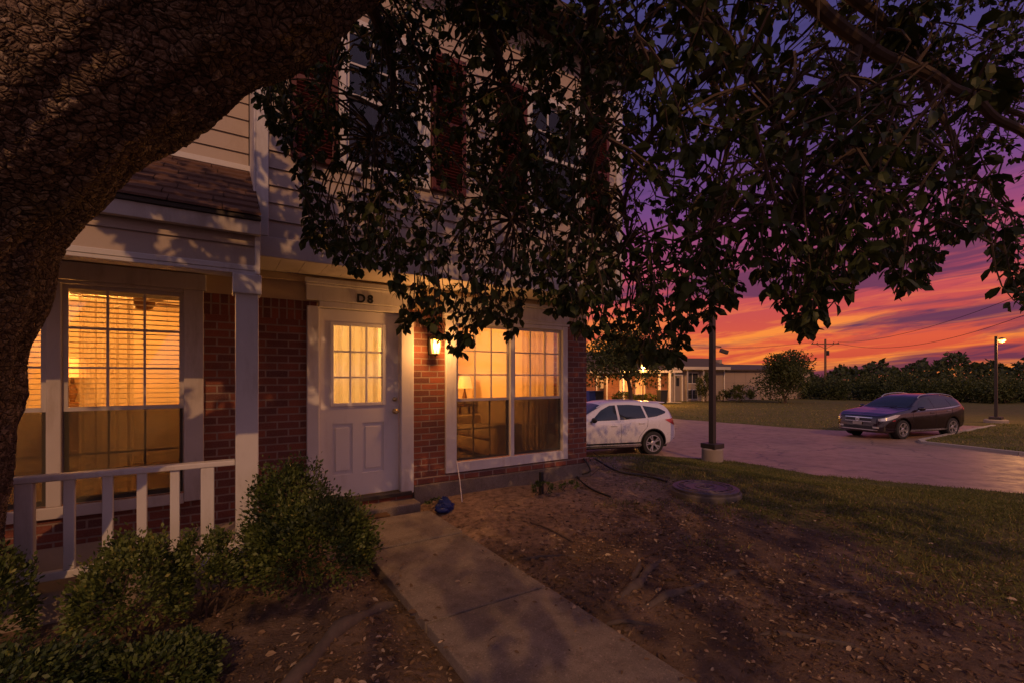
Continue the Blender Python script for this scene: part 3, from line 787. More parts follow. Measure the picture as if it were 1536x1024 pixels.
# ================================================================== INTERIORS
warm = (1,.38,.075)
light('hall_light', 'POINT', (1.15, 6.9, 2.2), 85, (1,.54,.18), .12)
light('left_room_light', 'POINT', (-1.5, 7.4, 2.25), 165, warm, .12)
light('living_room_light', 'POINT', (2.75, 7.6, 2.05), 140, warm, .12)
def table_lamp(loc, lab, s=1.):
    o = empty('table_lamp', loc, 0, lab, 'lamp', 'table lamps inside the townhouse')
    MB().lathe([(.07*s,0),(.07*s,.015),(.02*s,.03),(.05*s,.14*s),(.02*s,.26*s),(.012*s,.34*s)], (0,0,0), 16).build('base', 'wood_brown', o, True, True)
    MB().lathe([(.16*s,.32*s),(.10*s,.56*s)], (0,0,0), 24).build('lamp_shade', 'shade', o, True, True)
    return o
def side_table(loc, lab, w_=.5, h_=.55):
    o = empty('side_table', loc, 0, lab, 'table', 'side tables inside the townhouse')
    MB().cbox(-w_/2, w_/2, -w_/2, w_/2, h_-.03, h_, .006).build('table_top', 'wood_brown', o, False, True)
    for sx in (-1,1):
        for sy in (-1,1): MB().box(sx*(w_/2-.05)-.02, sx*(w_/2-.05)+.02, sy*(w_/2-.05)-.02, sy*(w_/2-.05)+.02, 0, h_-.031).build('leg', 'wood_brown', o, False, True)
    return o
side_table((4.05,8.1,.18), 'dark side table under the lamp seen through the big window', .5, .78)
table_lamp((4.05,8.1,.961), 'glowing table lamp in the left half of the big window')
side_table((-1.75,8.6,.18), 'side table behind the porch window blinds', .5, .95)
table_lamp((-1.75,8.6,1.131), 'glowing table lamp behind the porch window blinds', 1.15)
def sofa(loc, rz, lab):
    o = empty('sofa', loc, rz, lab, 'sofa')
    MB().cbox(-.95,.95,-.42,.42,.08,.32,.04).build('base', 'fabric', o, True, True)
    MB().cbox(-.95,.95,.22,.45,.321,.88,.08).build('backrest', 'fabric', o, True, True)
    for sx in (-1,1): MB().cbox(sx*.74, sx*.96, -.44,.46,.1,.62,.06).build('armrest', 'fabric', o, True, True)
    for sx in (-.37,.37): MB().cbox(sx-.355, sx+.355, -.43,.2,.322,.46,.05).build('cushion', 'fabric', o, True, True)
sofa((3.92, 6.85, .18), R(-90), 'pale upholstered sofa behind the big window')
def chair(loc, rz, lab):
    o = empty('dining_chair', loc, rz, lab, 'chair')
    MB().cbox(-.21,.21,-.21,.21,.42,.47,.015).build('seat', 'fabric_dark', o, True, True)
    MB().cbox(-.21,.21,.18,.22,.50,1.0,.02).build('backrest', 'wood_brown', o, True, True)
    for sx in (-1,1):
        for sy in (-1,1): MB().box(sx*.18-.018, sx*.18+.018, sy*.18-.018, sy*.18+.018, 0, .42 if sy < 0 else .499).build('leg', 'wood_brown', o, False, True)
chair((4.12,5.95,.18), R(200), 'dark wooden chair in the right half of the big window')
def curtain(name, x0, x1, Y, z0, z1, n, lab, cat='curtain', mat=None):
    V = []; k = 6*n
    for j in range(2):
        for i in range(k+1):
            x = x0+(x1-x0)*i/k; y = Y+.016*math.sin(2*math.pi*i/6)+.008*math.sin(i*1.7)
            V.append((x, y, (z0, z1)[j]))
    F_ = [(i, i+1, i+1+k+1, i+k+1) for i in range(k)]
    return tag(MB().add(V, F_).build(name, mat, None, True), lab, cat)
def sheermat(name, col, t):
    m, nt, b = newmat(name); b.inputs['Base Color'].default_value = rgba(col); b.inputs['Roughness'].default_value = .9
    n1 = noise(nt, objco(nt), 5, 4); lk(nt, mixrgb(nt, n1, [c*.8 for c in col], col), b.inputs['Base Color'])
    tl = N(nt, 'ShaderNodeBsdfTranslucent'); tl.inputs[0].default_value = rgba(col)
    mx = nt.nodes.new('ShaderNodeMixShader'); mx.inputs[0].default_value = .75; lk(nt, b.outputs[0], mx.inputs[1]); lk(nt, tl.outputs[0], mx.inputs[2])
    tr = N(nt, 'ShaderNodeBsdfTransparent'); m2 = nt.nodes.new('ShaderNodeMixShader'); m2.inputs[0].default_value = t
    lk(nt, mx.outputs[0], m2.inputs[1]); lk(nt, tr.outputs[0], m2.inputs[2]); lk(nt, m2.outputs[0], nt.nodes['Material Output'].inputs[0])
    return m
MAT['sheer'] = sheermat('sheer_curtain', (.85,.75,.6), .35); MAT['doorsheer'] = sheermat('door_sheer', (.9,.82,.66), .05)
curtain('curtain', 3.66, 4.12, YW+.30, .3, 2.4, 7, 'sheer curtain at the right side of the big window', mat='sheer')
curtain('door_curtain', GL[0]-.03, GL[1]-.03, yd+.10, GL[2]-.04, GL[3]+.03, 7, 'cream sheer curtain behind the door glass', mat='doorsheer')
curtain('curtain', -1.08, -.70, YW+.34, .3, 2.4, 5, 'sheer curtain behind the porch window blinds', mat='sheer')
# venetian blinds, one per unit of the porch window
for (a, b, lab) in ((-1.10, -.31, 'venetian blind in the wide right unit of the porch window'), (-2.03, -1.22, 'venetian blind in the porch window unit beside the trunk')):
    o = empty('venetian_blind', ((a+b)/2, YW+.14, 2.24), 0, lab, 'blind', 'blinds in the porch window')
    MB().cbox(a, b, YW+.115, YW+.165, 2.215, 2.265, .004).build('headrail', 'white', o)
    s = MB(); z = .52
    while z < 2.21:
        s.bar((a,YW+.14,z),(b,YW+.14,z), .048, .003, (0,.08,.99)); z += .044
    s.build('slat_stack', 'white', o)
    MB().cbox(a, b, YW+.118, YW+.162, .45, .475, .004).build('bottom_rail', 'white', o)
    c_ = MB()
    for fx in (.15,.5,.85): c_.tube([(a+(b-a)*fx,YW+.114,.47),(a+(b-a)*fx,YW+.114,2.22)], .0015, 5)
    c_.build('ladder_cord', 'white', o)
# ceiling fan in the left room
fan = empty('ceiling_fan', (-.75, 6.6, 2.52), 0, 'brown ceiling fan high behind the porch window blinds', 'fan')
MB().lathe([(.02,2.52),(.02,2.40),(.09,2.39),(.11,2.33),(.08,2.27),(.02,2.25)], (-.75,6.6,0), 20).build('motor', 'wood_brown', fan, True)
for i in range(4):
    a = R(90*i+25); d = Vector((math.cos(a), math.sin(a), 0)); p = Vector((-.75,6.6,2.34))
    MB().bar(p+d*.12, p+d*.68, .13, .012).build('blade', 'wood_brown', fan)
# ================================================================== OAK OVER THE CAMERA
def resample(pts, rad, step):
    P = np.array(pts, float); r = np.array(rad, float)
    # Catmull-Rom
    out = []; ro = []
    for i in range(len(P)-1):
        p0 = P[max(i-1,0)]; p1 = P[i]; p2 = P[i+1]; p3 = P[min(i+2,len(P)-1)]
        n = max(2, int(np.linalg.norm(p2-p1)/step))
        for k in range(n):
            t = k/n
            out.append(.5*((2*p1)+(-p0+p2)*t+(2*p0-5*p1+4*p2-p3)*t*t+(-p0+3*p1-3*p2+p3)*t**3)); ro.append(r[i]*(1-t)+r[i+1]*t)
    out.append(P[-1]); ro.append(r[-1])
    return np.array(out), np.array(ro)
oak = empty('oak_tree', onZ(-150, 1010, 0), 0, 'huge dark oak with leaning rough trunk and leafy branches hanging over the yard', 'tree')
TR = [(-285,1060,2.45,.62),(-240,900,2.35,.50),(-185,700,2.2,.44),(-155,480,2.0,.41),(-75,245,1.8,.405),(128,60,1.65,.395),(372,-82,1.6,.355),(600,-200,1.7,.28),(850,-300,1.9,.2),(1100,-330,2.2,.15),(1300,-300,2.6,.1)]
tp = [cpt(*a[:3]) for a in TR]; tr = [a[3] for a in TR]
P, r_ = resample(tp, tr, .012)
r_ = r_*(1+.025*np.sin(np.arange(len(r_))*.035)+.02*np.sin(np.arange(len(r_))*.011+1))
mb = MB(); mb.tube(P, list(r_), 220, False)
V = np.array(mb.v)-np.array(oak.location); Fq = np.array(mb.f)
# low lumps on the trunk
c0 = np.repeat(P-np.array(oak.location), 220, 0); dv = V-c0
lump = 1+.035*np.sin(V[:,0]*6+V[:,2]*4)*np.sin(V[:,1]*5-V[:,2]*3)+.02*np.sin(V[:,2]*11+V[:,0]*9)
th = np.tile(np.arange(220)*2*np.pi/220, len(P)); ln = np.repeat(np.arange(len(P))*.012, 220)
lump += .020*np.abs(np.sin(4.5*th+1.2*np.sin(ln*3.1)))+.016*np.sin(13*th-3*ln+1.5*np.sin(ln*5))+.012*np.sin(23*th+6*ln)
V = c0+dv*(lump[:,None]-.02)
npmesh('trunk', V, Fq, 'bark', oak, None, True)
# limbs
limbs = []
def limb(pts, rads, name='limb', mat='twig', world_pts=False, n=9):
    p = pts if world_pts else [cpt(*a) for a in pts]
    P_, r2 = resample(p, rads, .06)
    P_ = P_+.006*np.stack([np.sin(np.arange(len(P_))*1.1), np.cos(np.arange(len(P_))*.9), np.sin(np.arange(len(P_))*.7)],1)
    limbs.append((P_, r2))
    MB().tube(P_, list(r2), n).build(name, mat, oak, True)
limb([(1000,-320,2.05),(1130,-90,2.2),(1290,62,2.3),(1420,125,2.45),(1545,207,2.7),(1720,300,3.1),(1900,330,3.4)], [.07,.045,.031,.027,.023,.018,.010])
limb([(600,-200,1.7),(690,-40,2.1),(755,110,2.5),(790,230,2.7),(770,330,2.8)], [.05,.032,.024,.016,.008])
limb([(850,-300,1.9),(892,-50,2.2),(878,120,2.5),(893,260,2.7),(930,380,2.8)], [.05,.03,.022,.016,.008])
limb([(950,-315,2.0),(1010,-50,2.0),(1105,80,1.9),(1170,190,1.8),(1200,330,1.8)], [.05,.03,.022,.016,.008])
limb([(1100,-330,2.2),(1230,-60,2.7),(1360,60,3.0),(1480,150,3.3),(1620,200,3.7)], [.06,.04,.03,.022,.012])
limb([(500,-135,1.62),(560,20,2.3),(590,120,2.7),(560,210,2.9)], [.05,.03,.02,.008])
limb([(1105,80,1.9),(1000,170,2.3),(940,290,2.6),(950,420,2.8)], [.022,.018,.012,.006])
limb([(1130,-90,2.2),(1040,30,2.9),(1090,200,3.3),(1060,340,3.5)], [.04,.028,.02,.01])
limb([(1290,62,2.3),(1260,200,2.3),(1330,300,2.3),(1370,360,2.3)], [.025,.016,.011,.006])
limb([(1360,60,3.0),(1440,230,3.0),(1520,320,3.1)], [.025,.016,.008])
# limbs over and behind the camera
limb([(-.3,.2,3.3),(.6,-.6,3.8),(1.6,-1.4,4.2),(3,-2,4.5)], [.16,.11,.08,.04], world_pts=True)
limb([(.9,1.2,3.6),(2.2,.6,4.2),(3.6,.5,4.4),(5,0,4.6)], [.12,.09,.06,.03], world_pts=True)
allP = np.concatenate([l[0] for l in limbs]); allR = np.concatenate([l[1] for l in limbs])

BND = np.array([(380,150),(400,170),(440,245),(462,300),(455,372),(500,385),(525,405),(560,398),(600,430),(602,485),(640,478),(668,520),(690,535),(735,468),(765,505),(800,428),(835,470),(870,500),(900,485),(930,525),(955,528),(975,535),(1000,550),(1020,540),(1040,455),(1060,495),(1085,450),(1112,436),(1120,395),(1150,430),(1185,480),(1212,505),(1232,445),(1262,440),(1278,425),(1290,395),(1330,405),(1362,440),(1395,415),(1420,370),(1440,350),(1480,350),(1495,385),(1515,425),(1545,470),(1600,430)], float)
def bound(px): return np.interp(px, BND[:,0], BND[:,1])
def density(px, py):
    # hanging sprays are thinner over the house front, dense above the road
    if px < 470: return .55 if py < 250 else .42
    if px < 560: return .42
    if px < 700: return .85 if py < 230 else (.6 if py < 330 else .52)
    if px < 880: return 1.05 if py < 330 else .75
    if px < 1120: return 1.0
    if px < 1400: return 1.0 if py < 380 else .8
    return .55 if 200 < py < 400 else .9
twP = []; twR = []; LP = []; LD = []; LL = []; LT = []
twig = MB()
def spray(tip, up, length, lsz, nleaf):
    """a drooping branchlet ending at tip, with whorls of leaves"""
    tip = np.array(tip); up = np.array(up)
    base = tip+up*length
    k = max(4, int(length/.05))
    bend = rdir(1)[0]*length*.14
    pts = [base*(1-t)+tip*t+bend*math.sin(math.pi*t) for t in np.linspace(0,1,k)]
    twig.tube(pts, list(np.linspace(.0042,.0016,k)), 4, False)
    tone = rng.uniform(-.12,.18)
    for i in range(1, k):
        d = unit(pts[i]-pts[i-1]); last = i == k-1
        m = nleaf+2 if last else rng.integers(1, nleaf+1)
        a0 = rng.uniform(0, 6.28)
        x = unit(np.cross(d, rdir(1)[0])); y = np.cross(d, x)
        for j in range(m):
            a = a0+6.283*j/m+rng.uniform(-.4,.4)
            side = x*math.cos(a)+y*math.sin(a)
            dd = side*rng.uniform(.6,1.)+d*(rng.uniform(.2,.9) if last else rng.uniform(.1,.7))+np.array([0,0,-.22])
            LP.append(pts[i]+rng.normal(size=3)*.006); LD.append(dd); LL.append(lsz*rng.uniform(.55,1.2))
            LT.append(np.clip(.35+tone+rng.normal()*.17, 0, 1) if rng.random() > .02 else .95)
    return base
def connect(base):
    d = np.linalg.norm(allP-base, axis=1)+np.where(allP[:,2] < base[2]-.1, .8, 0)
    i = int(np.argmin(d))
    if d[i] < .55:
        a = allP[i]; mid = (a+base)/2+np.array([0,0,.10])+rng.normal(size=3)*.05
        P_, r2 = resample([a, mid, base], [.008,.006,.0045], .12)
        twig.tube(P_, list(r2), 4, False)
cnt = 0
for tries in range(5200):
    px = rng.uniform(370, 1640); 
    lo = bound(px); py = rng.uniform(-170, lo-6)
    if px < 560 and py < (560-px)*.95-60: continue
    if rng.random() > density(px, py)*(.43 if px < 900 else (.35 if py < 260 else .31)): continue
    f = np.clip((px-420)/600, 0, 1)
    t = rng.uniform(2.5-.9*f, 3.3+.9*f)
    if px > 1000 and rng.random() < .15: t = rng.uniform(1.3, 1.7)
    if px > 1180 and py < 60+(px-1230)*.46+70 and t < 2.9: t = rng.uniform(2.9, 4.2)
    p = cpt(px, py, t)
    if p.y > 4.1 and p.x < 5.2: continue
    L = rng.uniform(.16, .42)
    # edge sprays hang straight, others fan out
    up = unit(np.array([rng.normal()*.35, rng.normal()*.35, 1.]) if lo-py < 90 else np.array([rng.normal()*.7, rng.normal()*.7, .8]))
    while True:
        q = proj(np.array(p)+up*L)
        if (q[2] > .9 and q[1] < bound(q[0])) or L < .1: break
        L *= .8
    base = spray(p, up, L, rng.uniform(.048,.068), 5)
    connect(base); cnt += 1
# sprays that draw the lower fringe
for px in np.arange(398, 1545, 11.):
    for rep in range(2):
        x = px+rng.uniform(-6,6); py = bound(x)-rng.uniform(0, 26)
        f = np.clip((x-420)/600, 0, 1); t = rng.uniform(2.3-.75*f, 3.0+.2*f)
        p = cpt(x, py, t)
        if p.y > 4.1 and p.x < 5.2: continue
        base = spray(p, unit(np.array([rng.normal()*.18, rng.normal()*.18, 1.])), rng.uniform(.2,.36), rng.uniform(.052,.068), 5); connect(base)
print('near sprays', cnt)
n_front = len(LP)
for i in range(640):       # unseen sprays added over and behind the camera to block the sun
    p = np.array([rng.uniform(-4.2,4.3), rng.uniform(-5.0,1.7), rng.uniform(3.3,5.4)])
    if p[0] < -1.8 and p[1] < .6: continue
    if i < 130: p = np.array([rng.uniform(-2.2,.9), rng.uniform(.6,2.3), rng.uniform(3.6,5.2)])  # extra sprays added above the view to shade the porch
    elif abs(p[0]-.5) < 1.0 and p[1] > .4: continue
    spray(p, unit(np.array([rng.normal(), rng.normal(), .7])), rng.uniform(.4,.7), .15, 4)
LP = np.array(LP); LD = np.array(LD); LL = np.array(LL); LT = np.array(LT)
# keep leaves out of the house and away from the lens
ok = ~((LP[:,1] > 4.3) & (LP[:,0] < 5)) & (np.linalg.norm(LP-np.array([0,0,CAMZ]), axis=1) > 1.0)
LP, LD, LL, LT = LP[ok], LD[ok], LL[ok], LT[ok]
nn = unit(np.array([0,0,1.])+rng.normal(size=LP.shape)*.55)
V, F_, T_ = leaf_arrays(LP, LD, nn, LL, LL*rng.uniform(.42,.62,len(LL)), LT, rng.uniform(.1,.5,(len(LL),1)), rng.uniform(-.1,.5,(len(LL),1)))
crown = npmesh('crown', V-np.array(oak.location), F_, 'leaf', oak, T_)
twig.build('twig_spray', 'twig', oak, False)
# surface roots
def root(pts, rads):
    P_, r2 = resample([Vector((a, b, h1(a,b)+c)) for a,b,c in pts], rads, .05)
    P_[:,2] += .008*np.sin(np.arange(len(P_))*.8); P_[:,:2] += .012*np.stack([np.sin(np.arange(len(P_))*.5),np.cos(np.arange(len(P_))*.6)],1)
    MB().tube(P_, list(1.25*r2*(1+.16*np.sin(np.arange(len(r2))*2.3)*np.sin(np.arange(len(r2))*.37)+.12*np.sin(np.arange(len(r2))*.9))), 10).build('root', 'root', oak, True)
def gz(px, py): p = onZ(px, py, 0.0); return p.x, p.y
for pts, rads in ((((598,893),(560,910),(520,940),(480,975),(445,1010),(400,1060)), [.02,.03,.036,.036,.034,.03]),
                  (((1000,822),(975,855),(945,885),(922,905)), [.014,.024,.03,.018]), (((955,825),(957,850),(950,872)), [.012,.02,.014]),
                  (((1065,868),(1030,885),(985,905),(930,915)), [.014,.022,.024,.012]), (((1120,855),(1090,862),(1060,872)), [.014,.02,.014]),
                  (((1330,985),(1255,965),(1180,950),(1120,955)), [.008,.014,.014,.006]), (((1180,905),(1240,890),(1300,885),(1350,870)), [.006,.012,.012,.005]), (((820,900),(880,925),(960,930),(1050,960)), [.005,.010,.012,.006]), (((740,812),(790,832),(850,830),(915,842)), [.005,.010,.012,.006]),
                  (((1040,800),(1020,810),(990,822)), [.010,.016,.012])):
    pp = [(*gz(*a), (.0 if 0 < i < len(pts)-1 else -.03)) for i, a in enumerate(pts)]
    root(pp, rads)

# ================================================================== SHRUBS
def shrub(name, c, rx, ry, h, n, lsz, label, cat='shrub', tone=.4, mat='shrub', group=None, gaps=.25, stems=9, box=2.4):
    o = empty(name, c, 0, label, cat, group)
    k = max(16, int(n/42))
    d = rdir(k); d[:,2] = np.abs(d[:,2])*1.1-.18
    # clump centres fill a rounded block
    sc = rng.uniform(.45, 1, k)**.5
    dn = d/((np.abs(d)**box).sum(1)**(1/box))[:,None]
    C = dn*np.array([rx, ry, h*.62])*sc[:,None]+np.array([0,0,h*.42])
    C = C[(C[:,2] > .04)]
    keep = rng.random(len(C)) > gaps*.4; C = C[keep]
    per = int(n/len(C)); m = per*len(C)
    box_j = .085
    P = np.repeat(C, per, 0)+rng.normal(size=(m,3))*np.array([rx,ry,h*.8])*box_j
    D = unit(P-np.array([0,0,h*.3]))+rdir(m)*.8; Nn = rdir(m)*.7+np.array([0,0,.8])
    ht = np.clip(P[:,2]/h, 0, 1)
    T = np.clip(np.repeat(rng.normal(size=len(C))*.12, per)+tone+rng.normal(size=m)*.16+(rng.random(m) < .05)*.35, 0, 1)
    L = lsz*rng.uniform(.6,1.25,m)
    P[:,2] = np.maximum(P[:,2], .02)
    V, F_, T_ = diamond_arrays(P, D, Nn, L, L*.55, T)
    npmesh('foliage', V, F_, mat, o, T_)
    s = MB()
    for i in range(stems):
        q = C[rng.integers(len(C))]*.8; b = np.array([rng.normal()*rx*.15, rng.normal()*ry*.15, -.03])
        s.tube([b, (b+q)/2+rng.normal(size=3)*.03, q], [.012*h**.5,.008*h**.5,.004], 5)
    s.build('stems', 'twig', o, False, True)
    return o
def gp(px, py): p = onZ(px, py, 0.); return (p.x, p.y, h1(p.x, p.y))
shrub('boxwood', (.54,3.42,0), .40, .35, .62, 16000, .031, 'dense rounded boxwood beside the walk at the foot of the door', tone=.34)
shrub('boxwood', (.43,3.72,0), .30, .19, .82, 7000, .030, 'taller dark boxwood tip showing above the dense rounded one by the column', tone=.22)
shrub('boxwood', (-.08,3.42,0), .20, .20, .53, 3200, .029, 'thin open boxwood between the porch column and its yellowish neighbour', tone=.42, gaps=.7)
shrub('boxwood', (-.42,3.30,0), .26, .24, .55, 7000, .029, 'bushy boxwood with yellowish tips below the railing balusters', tone=.5)
shrub('boxwood', (-1.0,3.36,0), .17, .17, .58, 3200, .029, 'sparse boxwood against the oak trunk below the railing', tone=.36, gaps=.5)
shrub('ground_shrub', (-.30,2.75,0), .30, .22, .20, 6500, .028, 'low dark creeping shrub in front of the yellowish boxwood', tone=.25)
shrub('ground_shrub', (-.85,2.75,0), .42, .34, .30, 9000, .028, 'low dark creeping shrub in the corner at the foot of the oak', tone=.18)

# ================================================================== GROUND COVER
def blades(n, X, Y, keep, hmin, hmax, wd, tone):
    x = rng.uniform(X[0], X[1], n); y = rng.uniform(Y[0], Y[1], n)
    k = rng.random(n) < keep(x, y); x, y = x[k], y[k]; m = len(x)
    z = hgt(x, y)-.004
    P = np.stack([x,y,z],1); D = np.stack([rng.normal(size=m)*.55, rng.normal(size=m)*.55, np.ones(m)],1)
    L = rng.uniform(hmin, hmax, m)*(.75+.5*nz2(x,y,2.2,4)); L = np.maximum(L, hmin*.6)
    D = unit(D); B = unit(np.cross(D, rdir(m))); W = wd*rng.uniform(.7,1.3,m)
    bend = np.stack([rng.normal(size=m), rng.normal(size=m), np.full(m,-.3)],1)*.25
    V = np.stack([P-B*W[:,None]/2, P+B*W[:,None]/2, P+D*L[:,None]*.6+B*W[:,None]*.35, P+D*L[:,None]*.6-B*W[:,None]*.35], 1)
    tip = P+D*L[:,None]+bend*L[:,None]
    V = np.concatenate([V, tip[:,None]], 1).reshape(-1,3)
    b5 = (np.arange(m)*5)[:,None]
    F_ = np.concatenate([b5+np.array([[0,1,2]]), b5+np.array([[0,2,3]]), b5+np.array([[3,2,4]])])
    T = np.clip(tone+rng.normal(size=m)*.2+.25*nz2(x,y,1.1,9)+(rng.random(m) < .08)*.4, 0, 1)
    return V, F_, np.repeat(T, 5)
def join(parts):
    Vs=[];Fs=[];Ts=[];o=0
    for V,F_,T in parts: Vs.append(V);Fs.append(F_+o);Ts.append(T);o+=len(V)
    return np.concatenate(Vs),np.concatenate(Fs),np.concatenate(Ts)
inroad = lambda x, y: inpoly(x, y, ROADPOLY)
def kn(x, y):
    g_ = grassiness(x, y); g_ = np.clip(g_*1.1-.08, 0, 1); g_ = np.maximum(g_, .5*np.clip(nz2(x,y,3.1,12)-.25,0,1)*sstep(2.6,4.2,x))
    rag = dpoly(x, y, ROADPOLY)+.10*nz2(x, y, 5, 2)
    return np.where(inroad(x,y) | (rag < .02) | ((y > 5.05) & (x < 4.75)) | (np.abs(x-1.49)<.55), 0, g_)
parts = [blades(150000, (3.2,11.8), (-1,7.5), kn, .03, .085, .007, .5), blades(42000, (4.7,10.4), (7.0,10.3), kn, .03, .07, .008, .42)]
kf = lambda x, y: np.where(inroad(x,y) | (dpoly(x,y,ROADPOLY) < .05), 0, 1.)
parts += [blades(24000, (16.3,29), (-2,5.6), kf, .04,.10,.016,.6), blades(36000, (20.4,40), (8.2,34), lambda x,y: kf(x,y)*np.exp(-(dpoly(x,y,ROADPOLY))/7), .05,.12,.026,.66)]
V, F_, T = join(parts)
tag(npmesh('grass', V, F_, 'blade', None, T), kind='stuff')
# dead leaves and chips
def litter(n, X, Y, keep, s0, s1):
    x = rng.uniform(*X, n); y = rng.uniform(*Y, n); k = rng.random(n) < keep(x,y); x, y = x[k], y[k]; m = len(x)
    P = np.stack([x,y,hgt(x,y)+rng.uniform(.002,.014,m)],1)
    onw = (np.abs(x-1.495) < .46) & (y < 4.8); P[:,2] = np.where(onw, .022, P[:,2])
    a = rng.uniform(0,6.28,m); D = np.stack([np.cos(a),np.sin(a),rng.normal(size=m)*.22],1); Nn = np.array([0,0,1.])+rng.normal(size=(m,3))*.35
    L = s0+(s1-s0)*rng.random(m)**2.2
    return leaf_arrays(P, D, Nn, L, L*rng.uniform(.3,.55,m), np.clip(rng.normal(size=m)*.24+.45+(rng.random(m)<.08)*.5,0,1), .3, .2)
def kl(x, y):
    d = (1-grassiness(x,y))*.75+.16
    d = d*(.25+.9*np.clip(.5+.9*nz2(x,y,1.5,6),0,1)); d = d*sstep(4.6,2.9,y)*.9+.05
    onw = (np.abs(x-1.495) < .47) & (y < 4.8)
    return np.where(onw, .012+.16*sstep(.36,.46,np.abs(x-1.495)), np.where((y > 5.0) & (x < 4.8) | inroad(x,y), 0, d))
V, F_, T = join([litter(46000, (-.6,6.6), (.5,4.9), kl, .016, .062), litter(2400, (4.2,9.5), (.5,8.5), lambda x,y: np.where(inroad(x,y),0,.45), .02,.055)])
tag(npmesh('leaf_litter', V, F_, 'litter', None, T), kind='stuff')
# pebbles and crumbs of soil
m = 5000; x = rng.uniform(-.5,5.5,m); y = rng.uniform(.6,5.1,m); k = (np.abs(x-1.495) > .5) & (rng.random(m) > grassiness(x,y)); x, y = x[k], y[k]; m = len(x)
oct_ = np.array([(1,0,0),(0,1,0),(-1,0,0),(0,-1,0),(0,0,.8),(0,0,-.5)]); of = np.array([(0,1,4),(1,2,4),(2,3,4),(3,0,4),(1,0,5),(2,1,5),(3,2,5),(0,3,5)])
s = .003+.011*rng.random(m)**4
V = (oct_[None]*(s[:,None]*rng.uniform(.7,1.3,(m,3)))[:,None,:]+np.stack([x,y,hgt(x,y)+.001],1)[:,None,:]).reshape(-1,3)
F_ = ((np.arange(m)*6)[:,None,None]+of[None]).reshape(-1,3)
tag(npmesh('pebbles', V, F_, M('pebble_stone', (.26,.17,.12), .9, .5, 40, .2)), kind='stuff')

# ================================================================== SMALL YARD THINGS
p = onZ(1058, 738, .03)
mx_, my_ = p.x, p.y; mz = h1(mx_, my_)
mh = empty('manhole', (mx_,my_,mz-.02), 0, 'round raised manhole with iron lid in the yard', 'manhole')
MB().lathe([(.42,-.05),(.42,.085),(.405,.10),(.33,.10),(.33,.02)], (0,0,0), 48).build('concrete_ring', M('dark_concrete', (.10,.085,.078), .85, .3, 8, .3), mh, True, True)
lid = MB(); lid.lathe([(.395,.1015),(.395,.125),(.385,.133),(.001,.136)], (0,0,0), 48)
for rr in (.33,.25,.12): lid.lathe([(rr+.012,.134),(rr+.010,.142),(rr-.010,.142),(rr-.012,.134)], (0,0,0), 48, close=True)
for i in range(18):
    a = 2*math.pi*i/18; lid.bar((.265*math.cos(a),.265*math.sin(a),.137),(.315*math.cos(a),.315*math.sin(a),.137),.02,.012)
lid.bar((-.06,-.02,.138),(.06,-.02,.138),.02,.012); lid.bar((-.06,.03,.138),(.06,.03,.138),.02,.012); lid.bar((0,-.05,.139),(0,.06,.139),.02,.012)
lid.build('lid', M('iron_lid', (.10,.085,.09), .45, .35, 14, .3, 60, .5, .5), mh, False, True)
# blue bag
p = onZ(667, 757, .06); bx, by = p.x, p.y
bm = bmesh.new(); bmesh.ops.create_icosphere(bm, subdivisions=4, radius=1)
for v in bm.verts:
    q = v.co.copy(); k = 1+.16*math.sin(q.x*7+q.y*5)*math.sin(q.z*6)+.08*math.sin(q.x*17+q.z*13)*math.sin(q.y*15)
    v.co = Vector((q.x*.135*k, q.y*.10*k, max(q.z*.105*k+.055, 0)))
    if v.co.z > .10: v.co.x *= .8; v.co.z += .03*max(0, q.z-.7)*6*abs(math.sin(q.x*9))
me = bpy.data.meshes.new('plastic_bag'); bm.to_mesh(me); bm.free(); me.materials.append(M('blue_plastic', (.015,.03,.15), .35, .3, 12, .3, 40)); smooth_by_angle(me, 60)
bag = bpy.data.objects.new('plastic_bag', me); COL.objects.link(bag); bag.location = (bx, by, .0+h1(bx,by)); bag.rotation_euler = (0,0,.4); bag.scale = (.85,.85,.8)
tag(bag, 'crumpled blue plastic bag beside the white rod by the wall', 'bag')
a = onZ(693, 752, .05); b = onY(685, 690, YW-.05)
tag(MB().tube([a, (Vector(a)+Vector(b))/2+Vector((.008,0,.0)), b], .006, 8).build('rod', 'white', None, True), 'thin white rod leaning on the window trim', 'rod')
a = onZ(812, 738, .04)
st = MB(); st.cbox(a.x-.022, a.x+.022, a.y-.022, a.y+.022, -.05, .30, .004)
tag(st.build('stake', 'black'), 'short black stake standing below the big window', 'stake')
shrub('weed_clump', (a.x-.02, a.y-.05, .02), .16, .12, .16, 500, .03, 'dry dark weeds around the black stake', 'weeds', tone=.25, stems=6)
shrub('weed_clump', (a.x+.42, a.y-.02, .02), .15, .10, .10, 350, .028, 'small green weed by the foundation to the side of the stake', 'weeds', tone=.55, stems=3)
shrub('weed_clump', (2.15, YW-.30, .02), .22, .09, .07, 350, .03, 'flat weeds growing along the foundation by the blue bag', 'weeds', tone=.5, stems=3)
def cable(name, pts, r, label, cat, mat='black', seed=1):
    P_, r2 = resample([Vector(q) for q in pts], [r]*len(pts), .05)
    return tag(MB().tube(P_, list(r2), 6).build(name, mat, None, True), label, cat)
def G(px, py, dz=.015):
    p = onZ(px, py, 0.); return (p.x, p.y, h1(p.x,p.y)+dz)
cable('hose', [(XE-.1,YW-.05,.30),(XE-.05,YW-.14,.12),G(866,718),G(885,733),G(915,746)], .013, 'black hose trailing from the house corner across the dirt', 'hose')
cable('hose', [(XE+.03,YW-.05,.26),G(893,702,.12),G(925,712,.03),G(975,718,.02),G(1000,724)], .016, 'dark cable arching from the house corner to the manhole', 'cable')
